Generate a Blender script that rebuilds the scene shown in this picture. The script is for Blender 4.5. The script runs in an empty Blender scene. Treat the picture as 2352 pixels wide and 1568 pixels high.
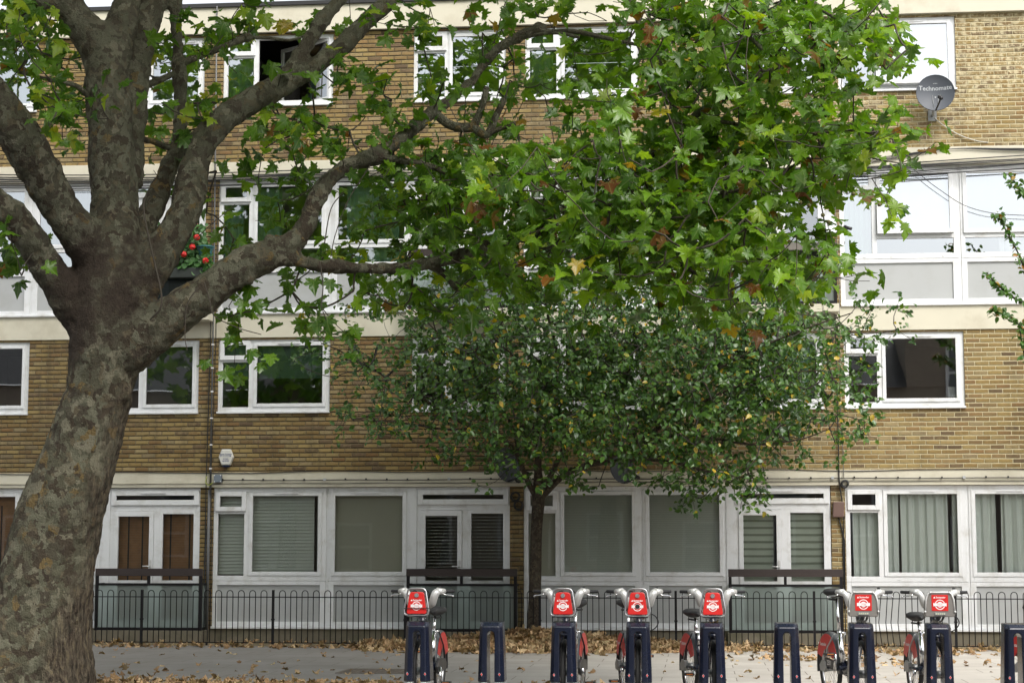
import bpy, bmesh, math, random
import numpy as np
from mathutils import Vector, Matrix
random.seed(7); rng=np.random.default_rng(7)
S=bpy.context.scene
COL=S.collection
R_=math.radians

# ------------------------------------------------------------- camera, sky, sun, exposure
CAMP=np.array([0.0,-30.28,1.55]); YAW=R_(5.76); PIT=math.atan(478/4200.); FP=4200.0
FW=np.array([-math.sin(YAW)*math.cos(PIT),math.cos(YAW)*math.cos(PIT),math.sin(PIT)])
RT=np.array([math.cos(YAW),math.sin(YAW),0.0]); UP=np.cross(RT,FW)
cd=bpy.data.cameras.new('camera'); cam=bpy.data.objects.new('camera',cd); COL.objects.link(cam)
cd.sensor_width=36; cd.lens=FP/2352*36; cd.clip_start=.1; cd.clip_end=500
cam.matrix_world=Matrix(((RT[0],UP[0],-FW[0],CAMP[0]),(RT[1],UP[1],-FW[1],CAMP[1]),(RT[2],UP[2],-FW[2],CAMP[2]),(0,0,0,1)))
S.camera=cam
W=bpy.data.worlds.new('World'); S.world=W; W.use_nodes=True
wn=W.node_tree.nodes; wl=W.node_tree.links
bg=wn['Background']; sky=wn.new('ShaderNodeTexSky'); sky.sky_type='NISHITA'; sky.sun_disc=False
SUN_EL,SUN_AZ=50,150      # azimuth clockwise from +Y
sky.sun_elevation=R_(SUN_EL); sky.sun_rotation=R_(SUN_AZ); sky.air_density=1.0; sky.dust_density=3.0; sky.ozone_density=1.0
hs=wn.new('ShaderNodeHueSaturation'); hs.inputs['Saturation'].default_value=.22; hs.inputs['Value'].default_value=1.0
wl.new(sky.outputs[0],hs.inputs['Color']); wl.new(hs.outputs[0],bg.inputs[0]); bg.inputs[1].default_value=.15
sd=bpy.data.lights.new('sun','SUN'); sd.energy=1.5; sd.angle=R_(30); sd.color=(1,.95,.87)
so=bpy.data.objects.new('sun',sd); COL.objects.link(so)
sv=Vector((math.sin(R_(SUN_AZ))*math.cos(R_(SUN_EL)),math.cos(R_(SUN_AZ))*math.cos(R_(SUN_EL)),math.sin(R_(SUN_EL))))
so.rotation_euler=sv.to_track_quat('Z','Y').to_euler(); so.location=(0,-20,30)
S.view_settings.view_transform='Standard'; S.view_settings.look='None'; S.view_settings.exposure=1.0; S.view_settings.gamma=1
S.cycles.max_bounces=6; S.cycles.diffuse_bounces=3; S.cycles.glossy_bounces=3; S.cycles.transparent_max_bounces=8; S.cycles.transmission_bounces=3
S.cycles.caustics_reflective=False; S.cycles.caustics_refractive=False; S.cycles.use_denoising=True

def at(x,y,Y):      # a point of the photograph (2352 px wide) at the depth Y, in metres
    d=FW+RT*(x-1176)/FP-UP*(y-784)/FP
    return CAMP+d*((Y-CAMP[1])/d[1])
def pxm(Y): return FP/(Y+30.28)

# ------------------------------------------------------------- materials
class N:
    def __init__(s,name):
        s.m=bpy.data.materials.new(name); s.m.use_nodes=True; s.t=s.m.node_tree; s.n=s.t.nodes
        s.p=s.n['Principled BSDF']; s.out=s.n['Material Output']
    def a(s,typ,props=None,**inp):
        nd=s.n.new('ShaderNode'+typ)
        for k,v in (props or {}).items(): setattr(nd,k,v)
        for k,v in inp.items():
            key=int(k[1:]) if k[0]=='i' and k[1:].isdigit() else k.replace('_',' ')
            s.set(nd.inputs[key],v)
        return nd
    def set(s,sock,v):
        if isinstance(v,bpy.types.Node): v=v.outputs[0]
        if isinstance(v,bpy.types.NodeSocket): s.t.links.new(v,sock)
        else:
            if sock.type=='RGBA' and len(v)==3: v=(*v,1)
            sock.default_value=v
    def math(s,op,a,b=0.0,c=0.0,clamp=False):
        nd=s.a('Math',{'operation':op,'use_clamp':clamp}); s.set(nd.inputs[0],a); s.set(nd.inputs[1],b)
        if len(nd.inputs)>2: s.set(nd.inputs[2],c)
        return nd.outputs[0]
    def mix(s,f,a,b,bt='MIX'):
        nd=s.a('Mix',{'data_type':'RGBA','blend_type':bt}); s.set(nd.inputs[0],f); s.set(nd.inputs[6],a); s.set(nd.inputs[7],b); return nd.outputs[2]
    def ramp(s,f,stops,interp='LINEAR'):
        nd=s.a('ValToRGB'); s.set(nd.inputs[0],f); cr=nd.color_ramp; cr.interpolation=interp
        while len(cr.elements)<len(stops): cr.elements.new(.5)
        for e,(p,c) in zip(cr.elements,stops): e.position=p; e.color=(*c,1) if len(c)==3 else c
        return nd.outputs[0]
    def noise(s,scale,detail=3,vec=None,rough=.55,dim='3D'):
        nd=s.a('TexNoise',{'noise_dimensions':dim}); nd.inputs['Scale'].default_value=scale; nd.inputs['Detail'].default_value=detail; nd.inputs['Roughness'].default_value=rough
        s.set(nd.inputs['Vector'],vec if vec is not None else s.pos()); return nd
    def pos(s):
        if not hasattr(s,'_p'): s._p=s.a('TexCoord').outputs['Object']
        return s._p
    def wpos(s):
        if not hasattr(s,'_w'): s._w=s.a('NewGeometry').outputs['Position']
        return s._w
    def bump(s,h,strength=.3,dist=.01):
        b=s.a('Bump'); b.inputs['Strength'].default_value=strength; b.inputs['Distance'].default_value=dist; s.set(b.inputs['Height'],h)
        s.set(s.p.inputs['Normal'],b); return b
    def P(s,**k):
        for q,v in k.items(): s.set(s.p.inputs[q.replace('_',' ')],v)
        return s
MC={}
def plain(name,col,rough=.5,metal=0.0,var=.12,scale=6,spec=None,bump=0,dirt=None):
    if name in MC: return MC[name]
    k=N(name); nz=k.noise(scale,4)
    c=k.mix(nz.outputs[0],tuple(x*(1-var) for x in col),tuple(min(1,x*(1+var)) for x in col))
    if dirt:
        n2=k.noise(dirt[1],5,k.wpos(),.65); f=k.math('MULTIPLY',k.ramp(n2.outputs[0],[(.5,(0,0,0)),(.75,(1,1,1))]),dirt[2]); c=k.mix(f,c,dirt[0])
    k.P(Base_Color=c,Metallic=metal,Roughness=k.math('ADD',k.math('MULTIPLY',nz.outputs[0],.15),max(0,rough-.07)))
    if spec is not None: k.P(Specular_IOR_Level=spec)
    if bump: k.bump(k.noise(scale*8,4).outputs[0],bump,.004)
    MC[name]=k.m; return k.m

def brick_mat():
    k=N('yellow_stock_brick'); sx=k.a('SeparateXYZ',Vector=k.wpos())
    wob=k.noise(3.0,3,k.wpos()); wob2=k.noise(2.3,3,k.a('VectorMath',{'operation':'ADD'},i0=k.wpos(),i1=(7,3,9)))
    nd=k.noise(28,2,k.wpos())
    x=k.math('ADD',k.math('ADD',sx.outputs[0],sx.outputs[1]),k.math('MULTIPLY_ADD',wob.outputs[0],.02,-.01))
    z=k.math('ADD',sx.outputs[2],k.math('MULTIPLY_ADD',wob2.outputs[0],.014,-.007))
    z=k.math('ADD',z,k.math('MULTIPLY_ADD',nd.outputs[0],.007,-.0035))
    x=k.math('ADD',x,k.math('MULTIPLY_ADD',nd.outputs[1],.012,-.006)) if False else x
    zr=k.math('DIVIDE',z,.0755); row=k.math('FLOOR',zr); fz=k.math('FRACT',zr)
    hsh=k.a('TexWhiteNoise',{'noise_dimensions':'1D'},W=row).outputs[0]
    off=k.math('ADD',k.math('MULTIPLY',k.math('MODULO',row,2.0),.5),k.math('MULTIPLY_ADD',hsh,.14,-.07))
    xr=k.math('ADD',k.math('DIVIDE',x,.226),off); cl=k.math('FLOOR',xr); fx=k.math('FRACT',xr)
    idv=k.a('CombineXYZ',X=cl,Y=row,Z=3.3)
    wn1=k.a('TexWhiteNoise',{'noise_dimensions':'3D'},Vector=idv)
    sep=k.a('SeparateColor',Color=wn1.outputs[1])
    base=k.ramp(sep.outputs[0],[(0,(.07,.042,.028)),(.08,(.13,.085,.06)),(.17,(.20,.115,.032)),(.36,(.27,.175,.05)),(.55,(.33,.235,.075)),(.70,(.29,.215,.09)),(.81,(.22,.105,.03)),(.90,(.35,.27,.13)),(1,(.24,.19,.12))])
    n3=k.noise(16,5,k.wpos(),.65); 
    c=k.mix(k.ramp(n3.outputs[0],[(.32,(1,1,1)),(.62,(0,0,0))]),base,k.mix(sep.outputs[1],(.10,.065,.025),(.40,.30,.12)))
    c=k.mix(.5,base,c); c=k.mix(.18,c,(.215,.155,.08))
    # pale lime bloom over some bricks
    bl=k.noise(.75,3,k.a('VectorMath',{'operation':'ADD'},i0=k.wpos(),i1=(2.4,0,1.2)),.6); bl2=k.noise(11,4,k.wpos(),.7)
    up_=k.math('MULTIPLY',k.math('SUBTRACT',sx.outputs[2],7.2),.5,clamp=True)
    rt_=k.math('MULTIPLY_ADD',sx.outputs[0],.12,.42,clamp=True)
    bf=k.math('MULTIPLY',k.math('MULTIPLY',k.ramp(bl.outputs[0],[(.36,(0,0,0)),(.52,(1,1,1))]),k.ramp(bl2.outputs[0],[(.47,(0,0,0)),(.57,(1,1,1))])),k.math('MULTIPLY',up_,rt_))
    c=k.mix(k.math('MULTIPLY',bf,.8),c,(.62,.55,.38))
    sv=k.a('VectorMath',{'operation':'MULTIPLY'},i0=k.wpos(),i1=(3.2,1,.28)); sk=k.noise(1.0,5,sv,.7)
    c=k.mix(k.math('MULTIPLY',k.ramp(sk.outputs[0],[(.52,(0,0,0)),(.68,(1,1,1))]),.5),c,(.085,.068,.042))
    # soot
    st=k.noise(.5,4,k.wpos(),.6)
    c=k.mix(k.math('MULTIPLY',k.ramp(st.outputs[0],[(.45,(0,0,0)),(.75,(1,1,1))]),.35),c,(.07,.055,.04))
    ex=k.math('MINIMUM',fx,k.math('SUBTRACT',1.0,fx)); ez=k.math('MINIMUM',fz,k.math('SUBTRACT',1.0,fz))
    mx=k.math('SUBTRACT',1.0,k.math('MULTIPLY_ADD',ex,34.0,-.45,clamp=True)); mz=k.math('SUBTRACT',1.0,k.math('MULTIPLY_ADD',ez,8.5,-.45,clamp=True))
    mo=k.math('MAXIMUM',mx,mz)
    mn=k.noise(9,4,k.wpos()).outputs[0]
    hc=k.mix(mn,k.mix(rt_,(.022,.017,.009),(.50,.43,.27)),k.mix(rt_,(.075,.058,.032),(.66,.58,.40)))  # bed joints: shadow lines painted dark towards the left, pale mortar right
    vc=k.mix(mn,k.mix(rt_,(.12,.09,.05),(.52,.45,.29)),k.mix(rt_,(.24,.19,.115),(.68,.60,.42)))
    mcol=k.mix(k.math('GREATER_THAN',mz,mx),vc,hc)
    c=k.mix(k.math('MULTIPLY',k.math('GREATER_THAN',fz,.76),k.math('MULTIPLY',mn,.45)),c,(.38,.31,.18))  # weathered upper arris, with a ledge highlight painted into the colour
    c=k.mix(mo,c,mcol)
    c=k.mix(1.0,c,(1.0,.975,.85),'MULTIPLY'); c=k.a('HueSaturation',Color=c,Saturation=.90).outputs[0]
    k.P(Base_Color=c,Roughness=.9,Specular_IOR_Level=.25)
    h=k.math('ADD',k.math('MULTIPLY',mo,-1.0),k.math('MULTIPLY',n3.outputs[0],.5)); k.bump(h,1.0,.016)
    return k.m

def pave_mat():
    k=N('paving'); sx=k.a('SeparateXYZ',Vector=k.wpos())
    yr=k.math('DIVIDE',sx.outputs[1],.62); row=k.math('FLOOR',yr); fy=k.math('FRACT',yr)
    hsh=k.a('TexWhiteNoise',{'noise_dimensions':'1D'},W=row).outputs[0]
    xr=k.math('ADD',k.math('DIVIDE',sx.outputs[0],.90),k.math('MULTIPLY',k.math('MODULO',row,2.0),.5)); cl=k.math('FLOOR',xr); fx=k.math('FRACT',xr)
    v=k.a('TexWhiteNoise',{'noise_dimensions':'3D'},Vector=k.a('CombineXYZ',X=cl,Y=row,Z=1.0)).outputs[0]
    n1=k.noise(1.1,5,k.wpos(),.65); n2=k.noise(40,3,k.wpos())
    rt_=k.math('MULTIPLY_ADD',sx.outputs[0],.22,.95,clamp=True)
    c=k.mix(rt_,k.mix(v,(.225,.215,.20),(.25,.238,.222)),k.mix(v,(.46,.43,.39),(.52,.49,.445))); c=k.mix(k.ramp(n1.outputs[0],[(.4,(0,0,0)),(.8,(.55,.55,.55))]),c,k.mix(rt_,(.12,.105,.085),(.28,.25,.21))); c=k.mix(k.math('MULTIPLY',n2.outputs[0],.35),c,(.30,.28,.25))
    ex=k.math('MINIMUM',fx,k.math('SUBTRACT',1.0,fx)); ey=k.math('MINIMUM',fy,k.math('SUBTRACT',1.0,fy))
    j=k.math('MAXIMUM',k.math('LESS_THAN',ex,.006),k.math('LESS_THAN',ey,.0075))
    c=k.mix(k.math('MULTIPLY',j,k.math('MULTIPLY_ADD',n1.outputs[0],.9,.40,clamp=True)),c,(.12,.10,.08))
    k.P(Base_Color=c,Roughness=.85,Specular_IOR_Level=.3); k.bump(k.math('SUBTRACT',k.math('MULTIPLY',n2.outputs[0],.3),j),.5,.006); return k.m

def bark_mat(name,ctr=None,smallscale=1.0,cols=None):
    k=N(name); p=k.wpos()
    d=k.noise(5*smallscale,4,p,.6)
    dv=k.a('VectorMath',{'operation':'MULTIPLY_ADD'},i0=d.outputs[1],i1=(.30/smallscale,)*3,i2=p)
    vo=k.a('TexVoronoi',{'feature':'F1'},Scale=12*smallscale,Vector=k.a('VectorMath',{'operation':'MULTIPLY'},i0=dv,i1=(1,1,.75)))
    r=k.a('SeparateColor',Color=vo.outputs[1])
    cols=cols or [(0,(.095,.075,.052)),(.16,(.15,.143,.095)),(.38,(.20,.196,.135)),(.56,(.12,.108,.075)),(.70,(.24,.235,.165)),(.86,(.29,.27,.19)),(.97,(.25,.18,.08))]
    c=k.ramp(r.outputs[0],cols,'CONSTANT')
    vo2=k.a('TexVoronoi',{'feature':'F1'},Scale=17*smallscale,Vector=dv); r2=k.a('SeparateColor',Color=vo2.outputs[1])
    c=k.mix(k.math('MULTIPLY',k.math('GREATER_THAN',r2.outputs[0],.72),.8),c,k.ramp(r2.outputs[1],[(0,(.08,.06,.045)),(.4,(.20,.165,.105)),(.75,(.13,.125,.085))],'CONSTANT'))
    fine=k.noise(60,5,p,.7); c=k.mix(k.math('MULTIPLY',fine.outputs[0],.45),c,(.035,.028,.02))
    sx=k.a('SeparateXYZ',Vector=p)
    if ctr:   # old unpeeled brown bark about the fork and down one side of the bole
        dist=k.a('VectorMath',{'operation':'DISTANCE'},i0=k.a('VectorMath',{'operation':'MULTIPLY'},i0=p,i1=(1,1,.62)),i1=(ctr[0],ctr[1],ctr[2]*.62)).outputs['Value']
        ff=k.math('SUBTRACT',k.math('MULTIPLY_ADD',k.noise(2.2,4,p,.65).outputs[0],1.4,-.06),dist)
        d2_=k.a('VectorMath',{'operation':'DISTANCE'},i0=k.a('VectorMath',{'operation':'MULTIPLY'},i0=p,i1=(1,1,.5)),i1=(-6.18,-12.45,3.85)).outputs['Value']
        ff=k.math('MAXIMUM',ff,k.math('SUBTRACT',k.math('MULTIPLY_ADD',k.noise(2.9,4,p,.65).outputs[0],1.1,-.12),d2_))
        ff=k.math('MULTIPLY',ff,4.0,clamp=True)
        brown=k.mix(k.noise(22,5,p,.7).outputs[0],(.030,.022,.017),(.105,.08,.06)); c=k.mix(ff,c,brown)
    fur=None
    if ctr:
        ax_=k.math('SUBTRACT',sx.outputs[0],k.math('MULTIPLY_ADD',sx.outputs[2],.23,-6.80))
        fm=k.math('MULTIPLY',k.math('ADD',k.math('ADD',ax_,-.31),k.math('MULTIPLY_ADD',k.noise(2.6,4,k.a('VectorMath',{'operation':'MULTIPLY'},i0=p,i1=(1,1,.5)),.65).outputs[0],.5,-.25)),6.0,clamp=True)
        fm=k.math('MULTIPLY',fm,k.math('MULTIPLY_ADD',sx.outputs[2],-1.2,4.6,clamp=True))
        fz=k.noise(26,4,k.a('VectorMath',{'operation':'MULTIPLY'},i0=p,i1=(1,1,.16)),.7); fur=k.math('MULTIPLY',fz.outputs[0],fm)
        fc=k.ramp(fz.outputs[0],[(.36,(.018,.013,.010)),(.47,(.085,.064,.047)),(.56,(.17,.135,.095)),(.68,(.28,.225,.13))]); c=k.mix(k.math('MULTIPLY',fm,.85),c,fc)
    # lighter, cleaner bark higher up
    hi=k.math('MULTIPLY_ADD',sx.outputs[2],.28,-1.5,clamp=True)
    c=k.mix(k.math('MULTIPLY',hi,.45),c,k.mix(r.outputs[1],(.15,.142,.10),(.42,.39,.29)))
    k.P(Base_Color=c,Roughness=.85,Specular_IOR_Level=.2)
    h=k.math('ADD',k.math('MULTIPLY',r.outputs[0],.5),k.math('MULTIPLY',fine.outputs[0],.8)); h=k.math('ADD',h,k.math('MULTIPLY',k.noise(9,5,k.a('VectorMath',{'operation':'MULTIPLY'},i0=p,i1=(1,1,.4)),.7).outputs[0],1.6))
    if fur is not None: h=k.math('ADD',h,k.math('MULTIPLY',fur,2.6))
    k.bump(h,1.0,.06); return k.m

def leaf_mat(name,stops,trans=.45,rough=.32,under=1.3,veins=True):
    k=N(name); tint=k.a('Attribute',{'attribute_name':'tint'}); 
    s=k.a('SeparateColor',Color=tint.outputs['Color']); c=k.ramp(s.outputs[0],stops)
    uv=k.a('SeparateXYZ',Vector=k.a('TexCoord').outputs['UV']) 
    ax=k.math('ABSOLUTE',uv.outputs[0]); yy=uv.outputs[1]
    if veins:
        an=k.math('ARCTAN2',ax,k.math('ADD',yy,.0)); rr=k.math('SQRT',k.math('ADD',k.math('MULTIPLY',ax,ax),k.math('MULTIPLY',yy,yy)))
        v=None
        for a0 in (0.0,.72,1.3):
            dd=k.math('MULTIPLY',k.math('ABSOLUTE',k.math('SUBTRACT',an,a0)),rr); q=k.math('LESS_THAN',dd,.022); v=q if v is None else k.math('MAXIMUM',v,q)
        c=k.mix(k.math('MULTIPLY',v,.35),c,(.22,.27,.10))
    # brown scorch along the rim of older leaves
    bn=k.noise(14,3); c=k.mix(k.math('MULTIPLY',k.math('GREATER_THAN',k.math('ADD',s.outputs[1],k.math('MULTIPLY',bn.outputs[0],.25)),1.0),.9),c,(.20,.09,.03))
    bf=k.a('NewGeometry').outputs['Backfacing']
    c2=k.mix(k.math('MULTIPLY',bf,.22),c,(.17,.21,.10))
    k.P(Base_Color=c2,Roughness=rough,Specular_IOR_Level=.5)
    tr=k.a('BsdfTranslucent'); k.set(tr.inputs[0],k.mix(1.0,c,(1.7,1.7,.4),'MULTIPLY'))
    mx=k.a('MixShader'); mx.inputs[0].default_value=trans; k.t.links.new(k.p.outputs[0],mx.inputs[1]); k.t.links.new(tr.outputs[0],mx.inputs[2]); k.t.links.new(mx.outputs[0],k.out.inputs[0])
    return k.m

def glass_mat(name='window_glass',refl=.2,tint=(.95,.98,.965)):
    if name in MC: return MC[name]
    k=N(name); k.n.remove(k.p)
    gl=k.a('BsdfGlossy'); gl.inputs['Color'].default_value=(.93,.97,1,1); gl.inputs['Roughness'].default_value=.012
    w=k.noise(1.6,2,k.wpos()); b=k.a('Bump'); b.inputs['Strength'].default_value=.012; b.inputs['Distance'].default_value=.02; k.set(b.inputs['Height'],w.outputs[0]); k.set(gl.inputs['Normal'],b)
    tr=k.a('BsdfTransparent'); tr.inputs[0].default_value=(*tint,1)
    fr=k.a('Fresnel',IOR=1.5); f=k.math('ADD',k.math('MULTIPLY',fr.outputs[0],.8),refl,clamp=True)
    mx=k.a('MixShader'); k.set(mx.inputs[0],f); k.t.links.new(tr.outputs[0],mx.inputs[1]); k.t.links.new(gl.outputs[0],mx.inputs[2]); k.t.links.new(mx.outputs[0],k.out.inputs[0])
    MC[name]=k.m; return k.m
def frosted_mat(name,col,thru):
    k=N(name); k.P(Base_Color=k.mix(k.noise(2,4,k.wpos()).outputs[0],tuple(c*.85 for c in col),col),Roughness=.35)
    tl=k.a('BsdfTranslucent'); tl.inputs[0].default_value=(*col,1); tp=k.a('BsdfTransparent'); tp.inputs[0].default_value=(.85,.92,.9,1)
    m1=k.a('MixShader'); m1.inputs[0].default_value=.4; k.t.links.new(k.p.outputs[0],m1.inputs[1]); k.t.links.new(tl.outputs[0],m1.inputs[2])
    m2=k.a('MixShader'); m2.inputs[0].default_value=thru; k.t.links.new(m1.outputs[0],m2.inputs[1]); k.t.links.new(tp.outputs[0],m2.inputs[2]); k.t.links.new(m2.outputs[0],k.out.inputs[0]); return k.m

M=dict(
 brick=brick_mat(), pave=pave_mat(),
 cream=plain('cream_render',(.60,.565,.455),.8,var=.06,scale=3,bump=.1,dirt=((.30,.25,.16),1.2,.45)),
 upvc=plain('white_upvc',(.71,.72,.73),.35,var=.03,scale=2,dirt=((.36,.33,.27),3.5,.5)),
 panel=plain('grey_panel',(.40,.41,.41),.45,var=.04,scale=2,dirt=((.28,.27,.24),1.6,.4)),
 dark=plain('dark_metal',(.012,.011,.012),.6,var=.2,spec=.2), brown=plain('dark_brown_board',(.035,.024,.022),.5,var=.25,scale=9),
 conc=plain('plinth_concrete',(.17,.15,.11),.9,var=.3,scale=5,bump=.3,dirt=((.07,.075,.035),2.4,.7)),
 slabc=plain('balcony_concrete',(.52,.48,.38),.85,var=.1,scale=4,dirt=((.2,.18,.13),1.5,.5)),
 roof=plain('roof_felt',(.03,.03,.032),.8), room=plain('room_plaster',(.42,.39,.35),.9),
 asphalt=plain('road_asphalt',(.05,.05,.052),.9,var=.25,scale=30,bump=.4), kerb=plain('kerb_granite',(.26,.25,.24),.8,var=.2,scale=20,bump=.2),
 soil=plain('dry_soil',(.20,.155,.085),.95,var=.4,scale=14,bump=.7,dirt=((.10,.12,.04),3,.6)),
 navy=plain('navy_paint',(.006,.009,.022),.25,var=.2,spec=.6,dirt=((.05,.05,.06),5,.25)),
 steel=plain('brushed_steel',(.45,.46,.47),.33,1.0,var=.1), silver=plain('silver_paint',(.60,.60,.585),.4,.35,var=.08), zinc=plain('galvanised_foot',(.36,.37,.37),.5,.6,var=.2,scale=12),
 chrome=plain('chrome',(.75,.75,.76),.15,1.0,var=.03),
 red=plain('red_panel',(.55,.018,.016),.35,var=.06), black=plain('black_rubber',(.014,.014,.015),.6,var=.2), tyre=plain('tyre_rubber',(.035,.035,.036),.75,var=.25,scale=30,bump=.4),
 guard=plain('grey_mudguard',(.07,.075,.08),.4,var=.1), plast=plain('black_plastic',(.02,.02,.022),.4,var=.15), white=plain('white_print',(.8,.78,.78),.5,var=.02), gprint=plain('grey_print',(.42,.44,.46),.5,var=.02),
 amber=plain('amber_reflector',(.55,.16,.02),.3), ledg=plain('lamp_strip',(.5,.5,.35),.3), lampg=plain('lamp_lens',(.32,.33,.34),.25,.3),
 basket=plain('grey_basket',(.20,.185,.17),.45,.2,var=.12,scale=60),
 dish=plain('grey_dish',(.062,.07,.085),.55,.0,var=.1,scale=4), dishw=plain('white_dish',(.62,.64,.66),.35,var=.04), cable=plain('black_cable',(.012,.012,.013),.5), cablew=plain('pale_cable',(.5,.48,.42),.5), cableg=plain('green_yellow_wire',(.40,.45,.06),.5),
 pipe=plain('grey_conduit',(.12,.12,.12),.5,var=.2), greybox=plain('grey_box',(.16,.19,.22),.5), brownbox=plain('brown_box',(.14,.085,.07),.5,var=.1), alarm=plain('alarm_plastic',(.66,.65,.60),.4,var=.05), blue=plain('blue_print',(.03,.05,.18),.5), navyl=plain('blue_lens',(.01,.02,.06),.2),
 blind=plain('slat_blind',(.72,.75,.68),.5,var=.05), blindd=plain('bright_slat',(.75,.75,.72),.5), roller=plain('beige_roller',(.55,.53,.43),.8,var=.08,scale=2), rollg=plain('green_roller',(.16,.28,.21),.8,var=.06), rolldk=plain('dark_mesh_blind',(.10,.10,.10),.8), wood=plain('wooden_blind',(.40,.20,.085),.5,var=.4,scale=10), stripe=plain('striped_blind',(.52,.57,.48),.7), striped=plain('striped_blind_dark',(.24,.27,.21),.7),
 curt=plain('pale_curtain',(.74,.78,.73),.8,var=.04), curtg=plain('green_curtain',(.26,.44,.35),.8,var=.15,scale=3), curtw=plain('white_net_curtain',(.8,.8,.8),.8,var=.04),
 glass=glass_mat('clear_glass',.05), glass1=glass_mat('plain_glass',.22), glass2=glass_mat('coated_glass',.36), frost=frosted_mat('frosted_glass',(.45,.49,.475),.60), frostd=frosted_mat('smoked_glass',(.02,.03,.03),.15),
 teal=plain('teal_planter',(.03,.14,.15),.5), flower=plain('red_petal',(.65,.02,.015),.5), iron=plain('cast_iron',(.15,.125,.10),.7,var=.4,scale=20,bump=.5),
 hose=plain('dark_box',(.025,.03,.026),.6),
)
LEAF_STOPS=[(0,(.036,.090,.010)),(.3,(.068,.160,.012)),(.55,(.118,.235,.014)),(.78,(.185,.32,.018)),(.9,(.27,.35,.02)),(.945,(.36,.26,.02)),(.975,(.22,.085,.015)),(1,(.11,.04,.015))]
M['leaf']=leaf_mat('plane_leaf',LEAF_STOPS)
M['leaf2']=leaf_mat('small_leaf',[(0,(.022,.058,.014)),(.35,(.042,.105,.018)),(.7,(.078,.16,.022)),(.88,(.13,.21,.026)),(.92,(.38,.29,.03)),(1,(.46,.30,.03))],.28,.33,veins=False)
M['leaf3']=leaf_mat('turning_leaf',[(0,(.035,.10,.02)),(.85,(.09,.19,.03)),(.9,(.22,.18,.03)),(.95,(.32,.20,.04)),(1,(.34,.13,.03))],.3,.4,veins=False)
M['litter']=leaf_mat('dry_leaf',[(0,(.14,.08,.04)),(.3,(.30,.18,.085)),(.6,(.46,.30,.16)),(.88,(.56,.42,.25)),(.95,(.26,.28,.10)),(1,(.18,.07,.03))],.1,.7,veins=False)
M['ger']=leaf_mat('geranium_leaf',[(0,(.03,.10,.02)),(1,(.08,.19,.05))],.25,.5,veins=False)
M['bark']=bark_mat('plane_bark',(-6.05,-12.4,4.1))
M['bark2']=bark_mat('young_bark',None,2.0,[(0,(.075,.058,.045)),(.3,(.12,.097,.072)),(.6,(.09,.07,.055)),(.85,(.15,.125,.09))])
M['twig']=plain('twig_bark',(.055,.044,.031),.8,var=.3,scale=20); M['twig2']=plain('dark_twig_bark',(.032,.026,.02),.8,var=.3,scale=20)

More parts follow.
